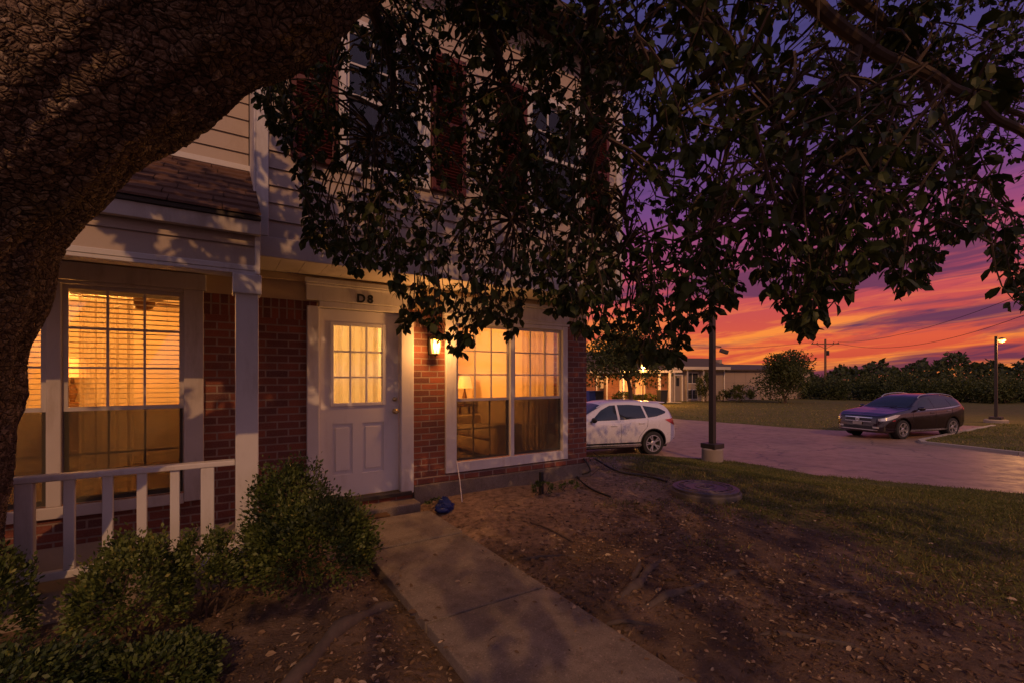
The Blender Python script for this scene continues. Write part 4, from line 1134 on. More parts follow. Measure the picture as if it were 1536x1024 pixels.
cable('branch', [G(935,708,.03),G(965,716,.05),G(1005,720,.03)], .014, 'dead branch lying on the grass in front of the manhole', 'branch', 'twig')
cable('branch', [G(795,783),G(825,795,.02),G(858,812)], .008, 'thin fallen stick on the bare dirt beyond the walk', 'stick', 'twig')
cable('branch', [G(885,718,.02),G(905,706,.10),G(890,694,.16)], .006, 'twiggy dead stem standing by the house corner', 'stick', 'twig')
mat_ = empty('doormat', (1.15, 4.86, .022), 0, 'worn brown doormat on the landing before the door', 'doormat')
k = MB().cbox(-.36, .36, -.09, .17, .0, .016, .004)
k.build('pile', M('coir', (.10,.055,.025), .95, .4, 40, .8, 120), mat_, False, True)
MB().cbox(.74, 1.90, YW-.27, YW-.052, -.05, .085, .015).build('door_step', 'walk', house)
# ================================================================== CARS
def catm(xs_, ys_, x):
    """monotone-ish smooth interpolation"""
    xs_ = np.array(xs_, float); ys_ = np.array(ys_, float); x = np.clip(x, xs_[0], xs_[-1])
    m = np.gradient(ys_, xs_); d = np.diff(ys_)/np.diff(xs_)
    for i in range(len(d)):
        if abs(d[i]) < 1e-9: m[i] = m[i+1] = 0
        else:
            for j in (i, i+1):
                if m[j]/d[i] < 0: m[j] = 0
                if m[j]/d[i] > 3: m[j] = 3*d[i]
    i = np.clip(np.searchsorted(xs_, x)-1, 0, len(xs_)-2); h = xs_[i+1]-xs_[i]; t = (x-xs_[i])/h
    return (2*t**3-3*t**2+1)*ys_[i]+(t**3-2*t**2+t)*h*m[i]+(-2*t**3+3*t**2)*ys_[i+1]+(t**3-t**2)*h*m[i+1]
class CarShape:
    def __init__(s, top, belt, bot, wid, gh): s.top, s.belt, s.bot, s.wid, s.gh = top, belt, bot, wid, gh
    def section(s, x, nsub=3):
        zt = float(catm(*s.top, x)); zb = float(catm(*s.bot, x)); w = float(catm(*s.wid, x))
        be = min(float(catm(*s.belt, x)), zt-.03)
        g = np.clip((zt-be)/s.gh, 0, 1)
        ye = w*(.95-.27*g); ze = be+(zt-be)*(.55+.33*g)
        mid = zb+(be-zb)*.45
        pts = [(0,zb),(w*.80,zb),(w*.95,zb+.035),(w*.985,zb+.16),(w,mid),(w*.992,be-.16),(w*.972,be-.035),(w*.945,be),(w*(.945-.05*g),be+(ze-be)*.25),(ye+.015*w,ze-.06*g),(ye-.035*w,ze+(zt-ze)*.55),(ye*.62,zt-.012),(0,zt)]
        p = np.array(pts)
        for _ in range(2):
            q = [p[0]]
            for a, b in zip(p[:-1], p[1:]): q += [a*.75+b*.25, a*.25+b*.75]
            q.append(p[-1]); p = np.array(q)
        return p
    def side(s, x, z):
        p = s.section(x); zz = p[:,1]; k = np.argmax(p[:,0])
        hi = p[k:]; lo = p[:k+1]
        if z >= p[k,1]: return float(np.interp(z, hi[:,1], hi[:,0]))
        return float(np.interp(z, lo[:,1], lo[:,0]))
    def topz(s, x, y):
        p = s.section(x); k = np.argmax(p[:,0]); hi = p[k:][::-1]
        return float(np.interp(abs(y), hi[:,0], hi[:,1]))
def car(name, label, loc, rz, sh, paint, L, wb, fo, wr, tw, windows, screen, rear, extra, lipmat='black'):
    root = empty(name, loc, rz, label, 'car')
    X = lambda s: fo+wb/2-s          # s measured from the front bumper, car centre between the axles
    ss = np.concatenate([np.linspace(0,.12,7)[:-1], np.linspace(.12,L-.12,150), np.linspace(L-.12,L,7)[1:]])
    secs = [sh.section(x) for x in ss]; n = len(secs[0])
    mb = MB()
    full = []
    for x, p in zip(ss, secs):
        full.append([(X(x), q[0], q[1]) for q in p]+[(X(x), -q[0], q[1]) for q in p[::-1][1:-1]])
    k = len(full[0]); mb.v = [q for f in full for q in f]
    for i in range(len(ss)-1):
        for j in range(k): mb.f.append((i*k+j, i*k+(j+1)%k, (i+1)*k+(j+1)%k, (i+1)*k+j))
    mb.f.append(tuple(range(k))); mb.f.append(tuple((len(ss)-1)*k+j for j in range(k))[::-1])
    body = mb.build('body', paint, root, False, True)
    axles = (fo, fo+wb); wy = max(sh.wid[1]); Rc = wr+.055
    bm = bmesh.new(); bm.from_mesh(body.data)
    for a in axles:           # wheel openings: vertices near the arch are drawn onto it, the faces inside it removed
        for v in bm.verts:
            dx, dz = v.co.x-X(a), v.co.z-(wr+.01); r = math.hypot(dx, dz)
            if abs(v.co.y) > wy*.55 and abs(r-Rc) < .034 and r > 0: v.co.x = X(a)+dx*Rc/r; v.co.z = wr+.01+dz*Rc/r
    kill = [f for f in bm.faces if any(math.hypot(f.calc_center_median().x-X(a), f.calc_center_median().z-(wr+.01)) < Rc-.004 for a in axles) and abs(f.calc_center_median().y) > wy*.55]
    bmesh.ops.delete(bm, geom=kill, context='FACES')
    bm.to_mesh(body.data); bm.free()
    for a in axles:           # arch lips
        for sy in (-1,1):
            m_ = MB(); V = []; kk = 0
            for th in np.linspace(R(-22), R(202), 45):
                cz = wr+.01; p_ = (a-(Rc-.004)*math.cos(th), cz+(Rc-.004)*math.sin(th))
                if p_[1] < .2: continue
                q_ = (a-(Rc+.030)*math.cos(th), cz+(Rc+.030)*math.sin(th)); z2 = max(q_[1], .2)
                V += [(X(p_[0]), sy*(wy-.25), p_[1]), (X(p_[0]), sy*(sh.side(*p_)+.006), p_[1]), (X(q_[0]), sy*(sh.side(q_[0], z2)+.009), z2)]; kk += 1
            F_ = [(3*i,3*i+1,3*i+4,3*i+3) for i in range(kk-1)]+[(3*i+1,3*i+2,3*i+5,3*i+4) for i in range(kk-1)]
            m_.add(V, F_).build('arch_lip', lipmat, root, True, True)
    smooth_by_angle(body.data, 42)
    # wheel house liners + underbody
    u = MB(); u.box(X(L-.35), X(.35), -wy*.78, wy*.78, wr*.62, wr*.62+.14)
    for a in axles:
        for sy in (-1,1): u.lathe([(.05, sy*(wy-.27)), (Rc+.02, sy*(wy-.27)), (Rc+.02, sy*(wy-.26)),(.05, sy*(wy-.26))], (X(a),0,wr+.005), 28, 'y')
    u.build('underbody', 'rubber', root, False, True)
    # glass
    def patch(nm, poly, y_off=.006, mat='carglass', flip=(1,-1)):
        dens = []
        for a, b in zip(poly, poly[1:]+poly[:1]):
            for t in np.linspace(0,1,7)[:-1]: dens.append((a[0]+(b[0]-a[0])*t, a[1]+(b[1]-a[1])*t))
        cx_, cz_ = np.mean([q[0] for q in dens]), np.mean([q[1] for q in dens]); nd = len(dens)
        for sy in flip:
            m_ = MB(); V = []; F_ = []
            for kk in (1., .8, .6, .4, .2): V += [(cx_+(x-cx_)*kk, cz_+(z-cz_)*kk) for x, z in dens]
            V = [(X(x), sy*(sh.side(x,z)+y_off), z) for x, z in V]+[(X(cx_), sy*(sh.side(cx_,cz_)+y_off), cz_)]
            for r in range(4): F_ += [(r*nd+q, r*nd+(q+1)%nd, (r+1)*nd+(q+1)%nd, (r+1)*nd+q) for q in range(nd)]
            F_ += [(4*nd+q, 4*nd+(q+1)%nd, 5*nd) for q in range(nd)]
            b0 = len(V); V += [(X(x), sy*(sh.side(x,z)-.02), z) for x, z in dens]
            F_ += [(q, (q+1)%nd, b0+(q+1)%nd, b0+q) for q in range(nd)]
            m_.add(V, F_)
            yield m_.build(nm, mat, root, True, True)
    for poly in windows: list(patch('side_window', poly))
    def topgrid(nm, s0, s1, wf, mat, off=.007, m=12):
        V = []; 
        for i in range(m+1):
            x = s0+(s1-s0)*i/m
            for j in range(m+1):
                y = (-1+2*j/m)*wf(x); z = sh.topz(x, y)
                V.append((X(x)+(off if s1 < L/2 else -off)*.6, y, z+off*.8))
        F_ = [(i*(m+1)+j, i*(m+1)+j+1, (i+1)*(m+1)+j+1, (i+1)*(m+1)+j) for i in range(m) for j in range(m)]
        return MB().add(V, F_).build(nm, mat, root, True, True)
    topgrid('windshield', *screen, 'carglass'); topgrid('rear_window', *rear, 'carglass')
    # wheels
    tyre = None
    for a in axles:
        for sy in (1,-1):
            c = (X(a), sy*(wy-.125), wr)
            if tyre is None:
                w_ = tw/2
                tyre = MB().lathe([(wr*.66,-w_*.9),(wr*.86,-w_),(wr*.965,-w_*.86),(wr,-w_*.6),(wr,w_*.6),(wr*.965,w_*.86),(wr*.86,w_),(wr*.66,w_*.9)], (0,0,0), 40, 'y', True).build('wheel', 'rubber', root, True, True)
                rim = MB(); yo = w_*.62
                rim.lathe([(wr*.70,w_*.93),(wr*.63,w_*.93),(wr*.60,w_*.55),(wr*.60,-w_*.4),(wr*.70,-w_*.6)], (0,0,0), 36, 'y', True)
                rim.lathe([(.075,yo-.02),(.075,yo+.012),(.05,yo+.022),(.001,yo+.022)], (0,0,0), 20, 'y')
                for i in range(5):
                    for dl in (-.17,.17):
                        th = 2*math.pi*i/5+.3
                        a1 = Vector((.05*math.cos(th),yo,.05*math.sin(th))); a2 = Vector((wr*.64*math.cos(th+dl),yo+.01,wr*.64*math.sin(th+dl)))
                        rim.bar(a1, a2, .034, .03, (0,1,0))
                rm = rim.build('rim', 'alloy', tyre, False, True)
                dk = MB().lathe([(.001,-.03),(wr*.58,-.03),(wr*.58,-.02),(.001,-.02)], (0,0,0), 28, 'y').build('brake_disc', 'rubber', tyre, True, True)
                t_ = tyre
            else:
                t_ = copy_tree(tyre)
            t_.location = c; t_.rotation_euler = (0, random.uniform(0,1), 0 if sy > 0 else math.pi)
    H = dict(root=root, X=X, sh=sh, patch=patch, L=L, wy=wy)
    extra(H)
    return root
def carpaint(name, col, met=.2, rough=.3):
    m = M(name, col, rough, .03, 2, .0, 1, .5, met, .6); return m
MAT['carglass'] = M('car_glass', (.018,.022,.03), .06, .1, 2, 0, 1, .8, 0, .0)
MAT['alloy'] = M('alloy_wheel', (.52,.50,.52), .3, .08, 10, .0, 1, .5, .8)
MAT['redlens'] = M('red_lens', (.45,.012,.02), .15, .1, 8, 0, 1, .6, 0, .8)
MAT['clearlens'] = M('clear_lens', (.55,.53,.5), .12, .25, 30, .2, 60, .8, .4, .8)
MAT['white_car'] = carpaint('white_car_paint', (.66,.64,.70), .1, .3)
MAT['dark_car'] = carpaint('dark_car_paint', (.012,.005,.009), .0, .16)
def A(*p): return (np.array([q[0] for q in p], float), np.array([q[1] for q in p], float))
def trimbar(H, nm, s0, s1, z0, z1, mat, off=.008, h=None):
    n = 14
    for sy in (1,-1):
        V = []
        for i in range(n+1):
            t = i/n; s = s0+(s1-s0)*t; z = z0+(z1-z0)*t
            for dz in (-h/2, h/2): V.append((H['X'](s), sy*(H['sh'].side(s, z+dz)+off), z+dz))
        F_ = [(2*i,2*i+2,2*i+3,2*i+1) for i in range(n)]
        k = len(V); V += [(v[0], v[1]-sy*(off+.015), v[2]) for v in V]
        F_ += [(b+k,a+k,d+k,c+k) for a,b,c,d in F_]
        F_ += [(2*i,2*i+2,2*i+2+k,2*i+k) for i in range(n)]+[(2*i+1,2*i+3,2*i+3+k,2*i+1+k) for i in range(n)]
        MB().add(V, F_).build(nm, mat, H['root'], False, True)
def common(H, seams, handles, mir, sill, lensmat='carglass'):
    X, sh, root = H['X'], H['sh'], H['root']
    for pts in seams:
        for sy in (1,-1):
            m_ = MB(); V = []
            dens = [np.array(a)*(1-t)+np.array(b)*t for a,b in zip(pts[:-1],pts[1:]) for t in np.linspace(0,1,9)]
            for s, z in dens: V.append((X(s), sy*(sh.side(s,z)+.0005), z))
            m_.tube(V, .005, 4); m_.build('door_seam', 'black', root, False, True)
    for s, z, hm in handles:
        for sy in (1,-1):
            y = sh.side(s,z); m_ = MB(); m_.cbox(X(s+.10), X(s-.10), sy*(y-.01), sy*(y+.03), z-.016, z+.018, .008); m_.build('door_handle', hm, root, False, True)
    s, z, mm = mir
    for sy in (1,-1):
        y = sh.side(s, z)
        bm = bmesh.new(); bmesh.ops.create_uvsphere(bm, u_segments=14, v_segments=8, radius=1)
        m_ = MB(); m_.add([(X(s)+v.co.x*.075-.02*abs(v.co.y), sy*(y+.14)+v.co.y*.12, z+.06+v.co.z*.075) for v in bm.verts], []); 
        bm.verts.index_update(); m_.f = [tuple(v.index for v in f.verts) for f in bm.faces]; bm.free()
        m_.bar((X(s),sy*(y-.02),z),(X(s),sy*(y+.08),z+.03),.05,.03)
        m_.build('side_mirror', mm, root, True, True)
    s0, s1, z0, mt = sill
    trimbar(H, 'sill_trim', s0, s1, z0, z0, mt, .012, .06)

# ---- white crossover: nose behind the house corner
shW = CarShape(A((0,.62),(.06,.76),(.3,.90),(.8,1.0),(1.2,1.06),(1.75,1.36),(2.1,1.53),(2.6,1.60),(3.1,1.605),(3.7,1.56),(4.06,1.50),(4.16,1.44),(4.32,1.18),(4.42,1.0),(4.48,.80),(4.5,.62)),
               A((0,.58),(.3,.84),(1.1,.99),(1.5,1.0),(2.6,1.03),(3.5,1.08),(4.1,1.14),(4.3,1.06),(4.5,.7)),
               A((0,.34),(.25,.24),(.8,.24),(3.6,.24),(4.2,.30),(4.5,.46)),
               A((0,.55),(.12,.74),(.4,.86),(.9,.915),(2.2,.925),(3.6,.92),(4.1,.88),(4.35,.80),(4.47,.66),(4.5,.56)), .50)
def exW(H):
    common(H, [[(1.38,.99),(1.36,.6),(1.5,.36)], [(2.52,1.03),(2.52,.36)], [(3.42,1.08),(3.38,.85),(3.12,.58),(3.05,.36)], [(1.36,.34),(3.1,.34)]],
           [(2.3,.90,'white_car'),(3.2,.95,'white_car')], (1.62,1.02,'black'), (1.25,3.2,.315,'alloy'))
    trimbar(H, 'side_moulding', 1.28, 3.16, .385, .385, 'black', .006, .05)
    list(H['patch']('tail_light', [(3.98,1.04),(4.10,.98),(4.36,.86),(4.45,.90),(4.40,1.0),(4.33,1.09),(4.18,1.06)], .012, 'redlens'))
    list(H['patch']('headlight', [(.10,.70),(.45,.78),(.72,.88),(.5,.88),(.22,.80)], .01, 'clearlens'))
    X = H['X']
    MB().cbox(X(4.22), X(4.0), -.52,.52,1.505,1.535,.01).build('spoiler', 'white_car', H['root'], True, True)
    MB().cbox(X(4.52), X(4.40), -.60,.60,.40,.50,.03).build('bumper_trim', 'black', H['root'], True, True)
    MB().cbox(X(4.505), X(4.46), -.25,.25,.72,.84,.005).build('licence_plate', 'conc_light', H['root'], False, True)
    MB().cbox(X(.02), X(-.02), -.42,.42,.46,.60,.01).build('grille', 'black', H['root'], False, True)
winW = [[(1.62,1.045),(2.44,1.06),(2.46,1.475),(2.28,1.465),(1.98,1.33)], [(2.52,1.06),(3.36,1.10),(3.30,1.45),(2.9,1.482),(2.53,1.48)], [(3.43,1.105),(3.72,1.14),(4.04,1.225),(4.08,1.27),(3.86,1.375),(3.37,1.447)]]
RW_ = (10.50, 8.90)   # near rear wheel on the ground
fdir = Vector((-.957,.289)).normalized(); lft = Vector((-fdir.y, fdir.x)); phi = math.atan2(fdir.y, fdir.x)
cW = Vector(RW_)+fdir*1.335-lft*.80
car('parked_car', 'white crossover parked with its nose hidden behind the house corner', (cW.x, cW.y, roadz(*cW)+.002), phi, shW, 'white_car', 4.5, 2.67, .92, .35, .225, winW,
    (1.24, 2.02, lambda s: .70-.10*(s-1.24)), (4.19, 4.40, lambda s: .52), exW).scale = (.975, .975, .975)
# ---- dark wagon
shD = CarShape(A((0,.58),(.05,.78),(.25,.88),(.7,.98),(1.25,1.07),(1.42,1.10),(1.8,1.30),(2.25,1.50),(2.75,1.585),(3.3,1.60),(3.9,1.55),(4.25,1.46),(4.4,1.38),(4.6,1.16),(4.72,1.02),(4.78,.82),(4.8,.62)),
               A((0,.55),(.25,.82),(.9,.96),(1.5,1.0),(2.6,1.04),(3.6,1.10),(4.25,1.17),(4.5,1.1),(4.8,.7)),
               A((0,.30),(.2,.22),(.8,.22),(3.8,.23),(4.4,.30),(4.8,.44)),
               A((0,.66),(.10,.80),(.35,.89),(.9,.94),(2.4,.95),(3.8,.94),(4.3,.90),(4.6,.82),(4.76,.68),(4.8,.6)), .50)
def exD(H):
    X, sh, root = H['X'], H['sh'], H['root']
    common(H, [[(1.48,.99),(1.45,.6),(1.6,.33)], [(2.72,1.04),(2.72,.33)], [(3.7,1.10),(3.66,.86),(3.4,.6),(3.3,.33)]],
           [(2.5,.92,'dark_car'),(3.46,.97,'chrome')], (1.75,1.03,'dark_car'), (1.35,3.4,.30,'alloy'))
    list(H['patch']('headlight', [(.055,.66),(.30,.70),(.62,.80),(.80,.89),(.55,.885),(.22,.80),(.07,.74)], .012, 'clearlens'))
    list(H['patch']('tail_light', [(4.36,1.02),(4.62,.94),(4.70,.96),(4.62,1.08),(4.50,1.12)], .012, 'redlens'))
    list(H['patch']('side_reflector', [(.42,.66),(.54,.68),(.54,.705),(.42,.685)], .008, 'redlens'))
    def front(nm, y0, y1, z0, z1, mat, out=.012, n=12):
        V = []
        for i in range(n+1):
            y = y0+(y1-y0)*i/n
            for z in (z0, z1):
                lo, hi = 0., 1.0
                for _ in range(24):       # first station whose outline holds this point
                    m_ = (lo+hi)/2
                    inside = sh.side(m_, z) >= abs(y) and sh.topz(m_, y) >= z
                    if inside: hi = m_
                    else: lo = m_
                V.append((X(hi)+out, y, z))
        F_ = [(2*i,2*i+2,2*i+3,2*i+1) for i in range(n)]; k = len(V)
        V += [(v[0]-.04, v[1], v[2]) for v in V]; F_ += [(2*i,2*i+2,2*i+2+k,2*i+k) for i in range(n)]+[(2*i+1,2*i+3,2*i+3+k,2*i+1+k) for i in range(n)]+[(0,1,1+k,k),(2*n,2*n+1,2*n+1+k,2*n+k)]
        return MB().add(V, F_).build(nm, mat, root, False, True)
    front('grille', -.44, .44, .64, .745, 'black', .010)
    front('grille_bar', -.48, .48, .750, .775, 'chrome', .020)
    front('grille_bar', -.46, .46, .618, .630, 'alloy', .014)
    front('lower_intake', -.55, .55, .36, .46, 'black', .010)
    front('bumper_lip', -.66, .66, .315, .345, 'chrome', .014)
    for sy in (-1,1): front('fog_light', sy*.52, sy*.70, .40, .46, 'clearlens', .016, 5)
    MB().cbox(X(-.03), X(-.045), -.16, .16, .50, .60, .003).build('licence_plate', 'conc_light', root, False, True)
    e = MB()
    for rx, rz, cz in ((.075,.052,.695),(.032,.050,.695),(.055,.02,.715)):
        e.tube([(X(-.035), rx*math.cos(t), cz+rz*math.sin(t)) for t in np.linspace(0,2*math.pi,25)], .006, 5, False)
    e.build('emblem', 'chrome', root, True, True)
    for sy in (-1,1):
        pts = [(X(s), sy*(abs(sh.side(s, sh.topz(s,0)-.09))-.04), sh.topz(s,0)+dz) for s, dz in ((2.25,-.055),(2.4,.01),(3.2,.012),(4.0,.005),(4.2,-.06))]
        P_, r2 = resample([Vector(q) for q in pts], [.017]*5, .1); MB().tube(P_, list(r2), 8).build('roof_rail', 'alloy', root, True, True)
    MB().tube([(X(3.9),0,1.54),(X(4.0),0,1.66)], [.008,.003], 6).build('antenna', 'black', root, False, True)
    for y in (.45,-.1):
        MB().tube([(X(1.36),y,1.105),(X(1.48),y+.25,1.15),(X(1.55),y+.45,1.165)], .007, 5).build('wiper', 'black', root, False, True)
    list(H['patch']('window_trim', [(1.72,1.015),(2.7,1.035),(3.65,1.085),(4.2,1.155),(4.2,1.17),(3.65,1.10),(2.7,1.05),(1.72,1.03)], .010, 'alloy'))
winD = [[(1.78,1.045),(2.64,1.065),(2.66,1.455),(2.42,1.44),(2.1,1.30)], [(2.72,1.068),(3.60,1.115),(3.56,1.425),(3.1,1.462),(2.73,1.458)], [(3.69,1.122),(4.16,1.195),(4.22,1.215),(4.02,1.345),(3.65,1.418)]]
a = Vector((19.6, 6.0)); fdir = Vector((-.970,.243)).normalized(); lft = Vector((-fdir.y, fdir.x)); phi = math.atan2(fdir.y, fdir.x)
cD = a-fdir*1.385-lft*.83
car('parked_car', 'dark maroon wagon parked across the road in front of the hedge', (cD.x, cD.y, roadz(*cD)+.002), phi, shD, 'dark_car', 4.8, 2.77, .95, .35, .235, winD,
    (1.45, 2.22, lambda s: .74-.12*(s-1.45)), (4.42, 4.68, lambda s: .58), exD, 'dark_car').scale = (.955, .955, .955)

# ================================================================== LAMPS AND POLES
def lampost(p, h, label, w_=.13, head=None, base_r=.26, base_h=.32):
    o = empty('street_lamp', p, 0, label, 'street lamp')
    MB().lathe([(base_r*1.02,-.3),(base_r,base_h-.03),(base_r-.03,base_h)], (0,0,0), 24).build('footing', 'concrete', o, True, True)
    MB().cbox(-.2,.2,-.2,.2,base_h+.001,base_h+.12,.01).build('base_plate', 'metal_dark', o, False, True)
    MB().prism([(-1,-1),(1,-1),(1,1),(-1,1)], lambda q: (q[0]*w_/2,q[1]*w_/2,base_h+.12), lambda q: (q[0]*w_*.42,q[1]*w_*.42,h)).build('pole', 'metal_dark', o, False, True)
    return o
p = Vector((10.36, 6.92, 0)); p.z = h1(p.x,p.y)-.02
sp_ = lampost(p, 6.2, 'tall dark square lamp post on a concrete footing at the road edge', .125, base_r=.25, base_h=.36)
MB().cbox(-.35,.35,-.22,.22,6.2,6.36,.03).build('lamp_head', 'metal_dark', sp_, False, True)
p = cpt(1494, 634, 20.4); p.z = h1(p.x,p.y)
l2 = lampost(p, 3.85, 'lit street lamp on a square footing beyond the dark wagon', .105, base_r=.40, base_h=.14)
d = Vector((RT[0],RT[1],0))
def loc_(v): return (v[0],v[1],v[2])
MB().bar(d*.05+Vector((0,0,3.72)), d*.22+Vector((0,0,3.72)), .05).build('arm', 'metal_dark', l2, False, True)
MB().lathe([(.02,3.80),(.12,3.76),(.14,3.70)], loc_(d*.26), 16).build('lamp_head', 'metal_dark', l2, True, True)
MB().lathe([(.125,3.698),(.11,3.63),(.05,3.58),(.001,3.57)], loc_(d*.26), 16).build('lamp_glass', 'sodium', l2, True, True)
q = Vector(p)+d*.40-Vector((AX[0],AX[1],0))*.35+Vector((0,0,3.45)); light('street_lamp_light', 'POINT', q, 260, (1,.45,.12), .1)
MB().bar(d*.05+Vector((0,0,2.90)), d*.22+Vector((0,0,2.88)), .03).build('bracket', 'metal_dark', sp_, False, True)
MB().bar(d*.20+Vector((0,0,2.80)), d*.38+Vector((0,0,2.74)), .10, .09).build('side_fixture', 'metal_dark', sp_, False, True)
# utility pole and wires
p = cpt(1238, 586, 62); p.z = h1(p.x,p.y)
up = empty('utility_pole', p, 0, 'wooden utility pole with a crossarm rising from the far hedge', 'utility pole')
MB().tube([(0,0,-.3),(0,0,7.2)], [.16,.12], 10).build('pole', 'wood_brown', up, True, True)
MB().bar(d*-1.9+Vector((0,0,6.55)), d*1.9+Vector((0,0,6.55)), .11, .13).build('crossarm', 'wood_brown', up, False, True)
for t in (-1.75,-1.1,1.1,1.75): MB().lathe([(.05,6.62),(.07,6.68),(.04,6.78),(.001,6.8)], loc_(d*t), 8).build('insulator', 'black', up, True, True)
k = MB(); k.bar(d*-1.2+Vector((0,0,6.5)), Vector((0,0,5.9)), .05); k.bar(d*1.2+Vector((0,0,6.5)), Vector((0,0,5.9)), .05); k.build('brace', 'wood_brown', up, False, True)
MB().lathe([(.17,5.0),(.19,5.05),(.19,5.6),(.12,5.66)], loc_(d*.32), 14).build('transformer', 'metal_dark', up, True, True)
pv = Vector(p)
for i, (t, ex, ey, et, lab) in enumerate(((1.75,1640,395,30,'upper overhead wire sagging across the sunset'),(1.1,1640,430,30,'lower overhead wire sagging across the sunset'))):
    a = pv+d*t+Vector((0,0,6.8)); b = cpt(ex,ey,et); pts = []
    for j in range(33):
        s = j/32; pts.append(a*(1-s)+b*s-Vector((0,0,1.3*4*s*(1-s)*(1+.6*i))))
    tag(MB().tube(pts, .022, 5, False).build('overhead_wire', 'black', None, True), lab, 'wire', 'overhead wires')
for i, t in enumerate((-1.75,)):
    a = pv+d*t+Vector((0,0,6.8)); b = cpt(900,500,75); pts = [a*(1-s)+b*s-Vector((0,0,6*s*(1-s))) for s in np.linspace(0,1,25)]
    tag(MB().tube(pts, .02, 5, False).build('overhead_wire', 'black', None, True), 'overhead wire leading from the utility pole towards the houses', 'wire', 'overhead wires')

# ================================================================== FAR BUILDINGS
def fr(px, t, z=0.):
    q = cpt(px, 565, t); return Vector((q.x, q.y, z))
ZG = -.56
class Fac:
    """local frame of a facade: u along the picture (to the right), d depth away, z up"""
    def __init__(s, px0, t0, px1, t1, zg):
        s.a = fr(px0,t0); b = fr(px1,t1); s.L = (b-s.a).length; s.u = (b-s.a).normalized(); s.n = Vector((-s.u.y, s.u.x, 0))
        if s.n.dot(Vector((AX[0],AX[1],0))) < 0: s.n = -s.n
        s.zg = zg
        s.o = (s.a.x, s.a.y, zg); s.rz = math.atan2(s.u.y, s.u.x)
MAT['brickfar'] = brickmat('far_brick', (.30,.10,.05), (.19,.07,.045), (.28,.19,.15))
MAT['sidingfar'] = M('far_siding', (.27,.215,.18), .7, .12, 1, .1)
MAT['tanwall'] = M('tan_block', (.32,.24,.185), .8, .15, .6, .2, 6)
MAT['farroof'] = M('far_roof', (.085,.06,.05), .9, .3, 3, .3)
MAT['litpane'] = emit('lit_pane', (1,.50,.16), .35)
MAT['darkpane'] = M('dark_pane', (.03,.03,.035), .12, .2, 3, 0, 1, .7)
# u axis = local x, n axis = local y (away from the camera), since rz turns x onto u and y onto n
def win(o, x0, x1, z0, z1, lit=False, frame='trim', y=0):
    f_ = MB(); t = .07
    f_.box(x0-t,x1+t,y-.05,y-.002,z0-t,z0); f_.box(x0-t,x1+t,y-.05,y-.002,z1,z1+t); f_.box(x0-t,x0,y-.05,y-.002,z0,z1); f_.box(x1,x1+t,y-.05,y-.002,z0,z1); f_.box((x0+x1)/2-.03,(x0+x1)/2+.03,y-.045,y-.002,z0,z1)
    w_ = f_.build('window', frame, o, False, True)
    MB().box(x0,x1,y-.02,y-.003,z0,z1).build('pane', 'litpane' if lit else 'darkpane', w_, False, True)
    return w_
def dr(o, x0, x1, h, mat='wood_brown', lit=False, y=0):
    f_ = MB(); t = .1
    f_.box(x0-t,x0,y-.05,y-.002,0,h+t); f_.box(x1,x1+t,y-.05,y-.002,0,h+t); f_.box(x0,x1,y-.05,y-.002,h,h+t)
    w_ = f_.build('door_frame', 'white', o, False, True)
    MB().box(x0,x1,y-.03,y-.003,0.05,h).build('door', mat, w_, False, True)
    MB().box(x0+.25,x1-.25,y-.035,y-.031,h-.9,h-.2).build('door_pane', 'litpane' if lit else 'darkpane', w_, False, True)
# brick house with the lit porch
F1 = Fac(872, 37, 1001, 38.5, ZG)
o = empty('far_house', F1.o, F1.rz, 'orange lit brick house behind the white crossover with porch posts', 'house'); W = F1.L
m_ = MB(); holed_wall(m_, 0, W, 0, 2.55, 0, .25, []); m_.box(0,.25,.251,8,0,2.55); m_.box(W-.25,W,.251,8,0,2.55); m_.box(.25,W-.25,7.8,8,0,2.55); m_.build('wall', 'brickfar', o, False, True)
m_ = MB(); m_.prism([(-.6,2.56),(4,4.3),(8.6,2.56),(8.6,2.44),(-.6,2.44)], lambda p: (-.4,p[0],p[1]), lambda p: (W+.3,p[0],p[1])); m_.build('roof', 'farroof', o, False, True)
m_ = MB().box(-.4,W+.3,-.66,-.602,2.38,2.58); m_.build('fascia', 'trim', o, False, True)
dr(o, 1.35, 2.15, 2.05, 'wood_brown', True); win(o, 3.35, 4.3, .75, 2.0, True); win(o, 4.75, 5.55, .65, 1.95, True); 
for xx in (2.75, 5.85, 6.75): MB().box(xx-.07,xx+.07,-2.0,-1.86,0,2.42).build('porch_post', 'white', o, False, True)
m_ = MB(); m_.box(2.4,W+.1,-2.1,-.67,2.43,2.62); m_.build('porch_roof', 'trim', o, False, True)
m_ = MB().box(2.4,W+.1,-2.05,-.05,-.3,.06); m_.build('porch_slab', 'conc_light', o, False, True)
pp = fr(964.5, 34.4, 0); pp.z = CAMZ+(565-549)/FPX*34.4
pl = empty('globe_lamp', (pp.x,pp.y,pp.z), 0, 'bright orange globe lamp on a post before the far brick house', 'lamp')
bm = bmesh.new(); bmesh.ops.create_uvsphere(bm, u_segments=14, v_segments=9, radius=.16); bm.verts.index_update()
g_ = MB().add([v.co for v in bm.verts], [[v.index for v in f.verts] for f in bm.faces]); bm.free(); g_.build('globe', 'porchglow', pl, True, True)
MB().lathe([(.05,ZG-pp.z-.1),(.04,-.22),(.09,-.17),(.08,-.115)], (0,0,0), 10).build('post', 'metal_dark', pl, True, True)
light('porch_lamp_light', 'POINT', (pp.x-.25*AX[0], pp.y-.25*AX[1], pp.z-.25), 1100, (1,.42,.09), .1)
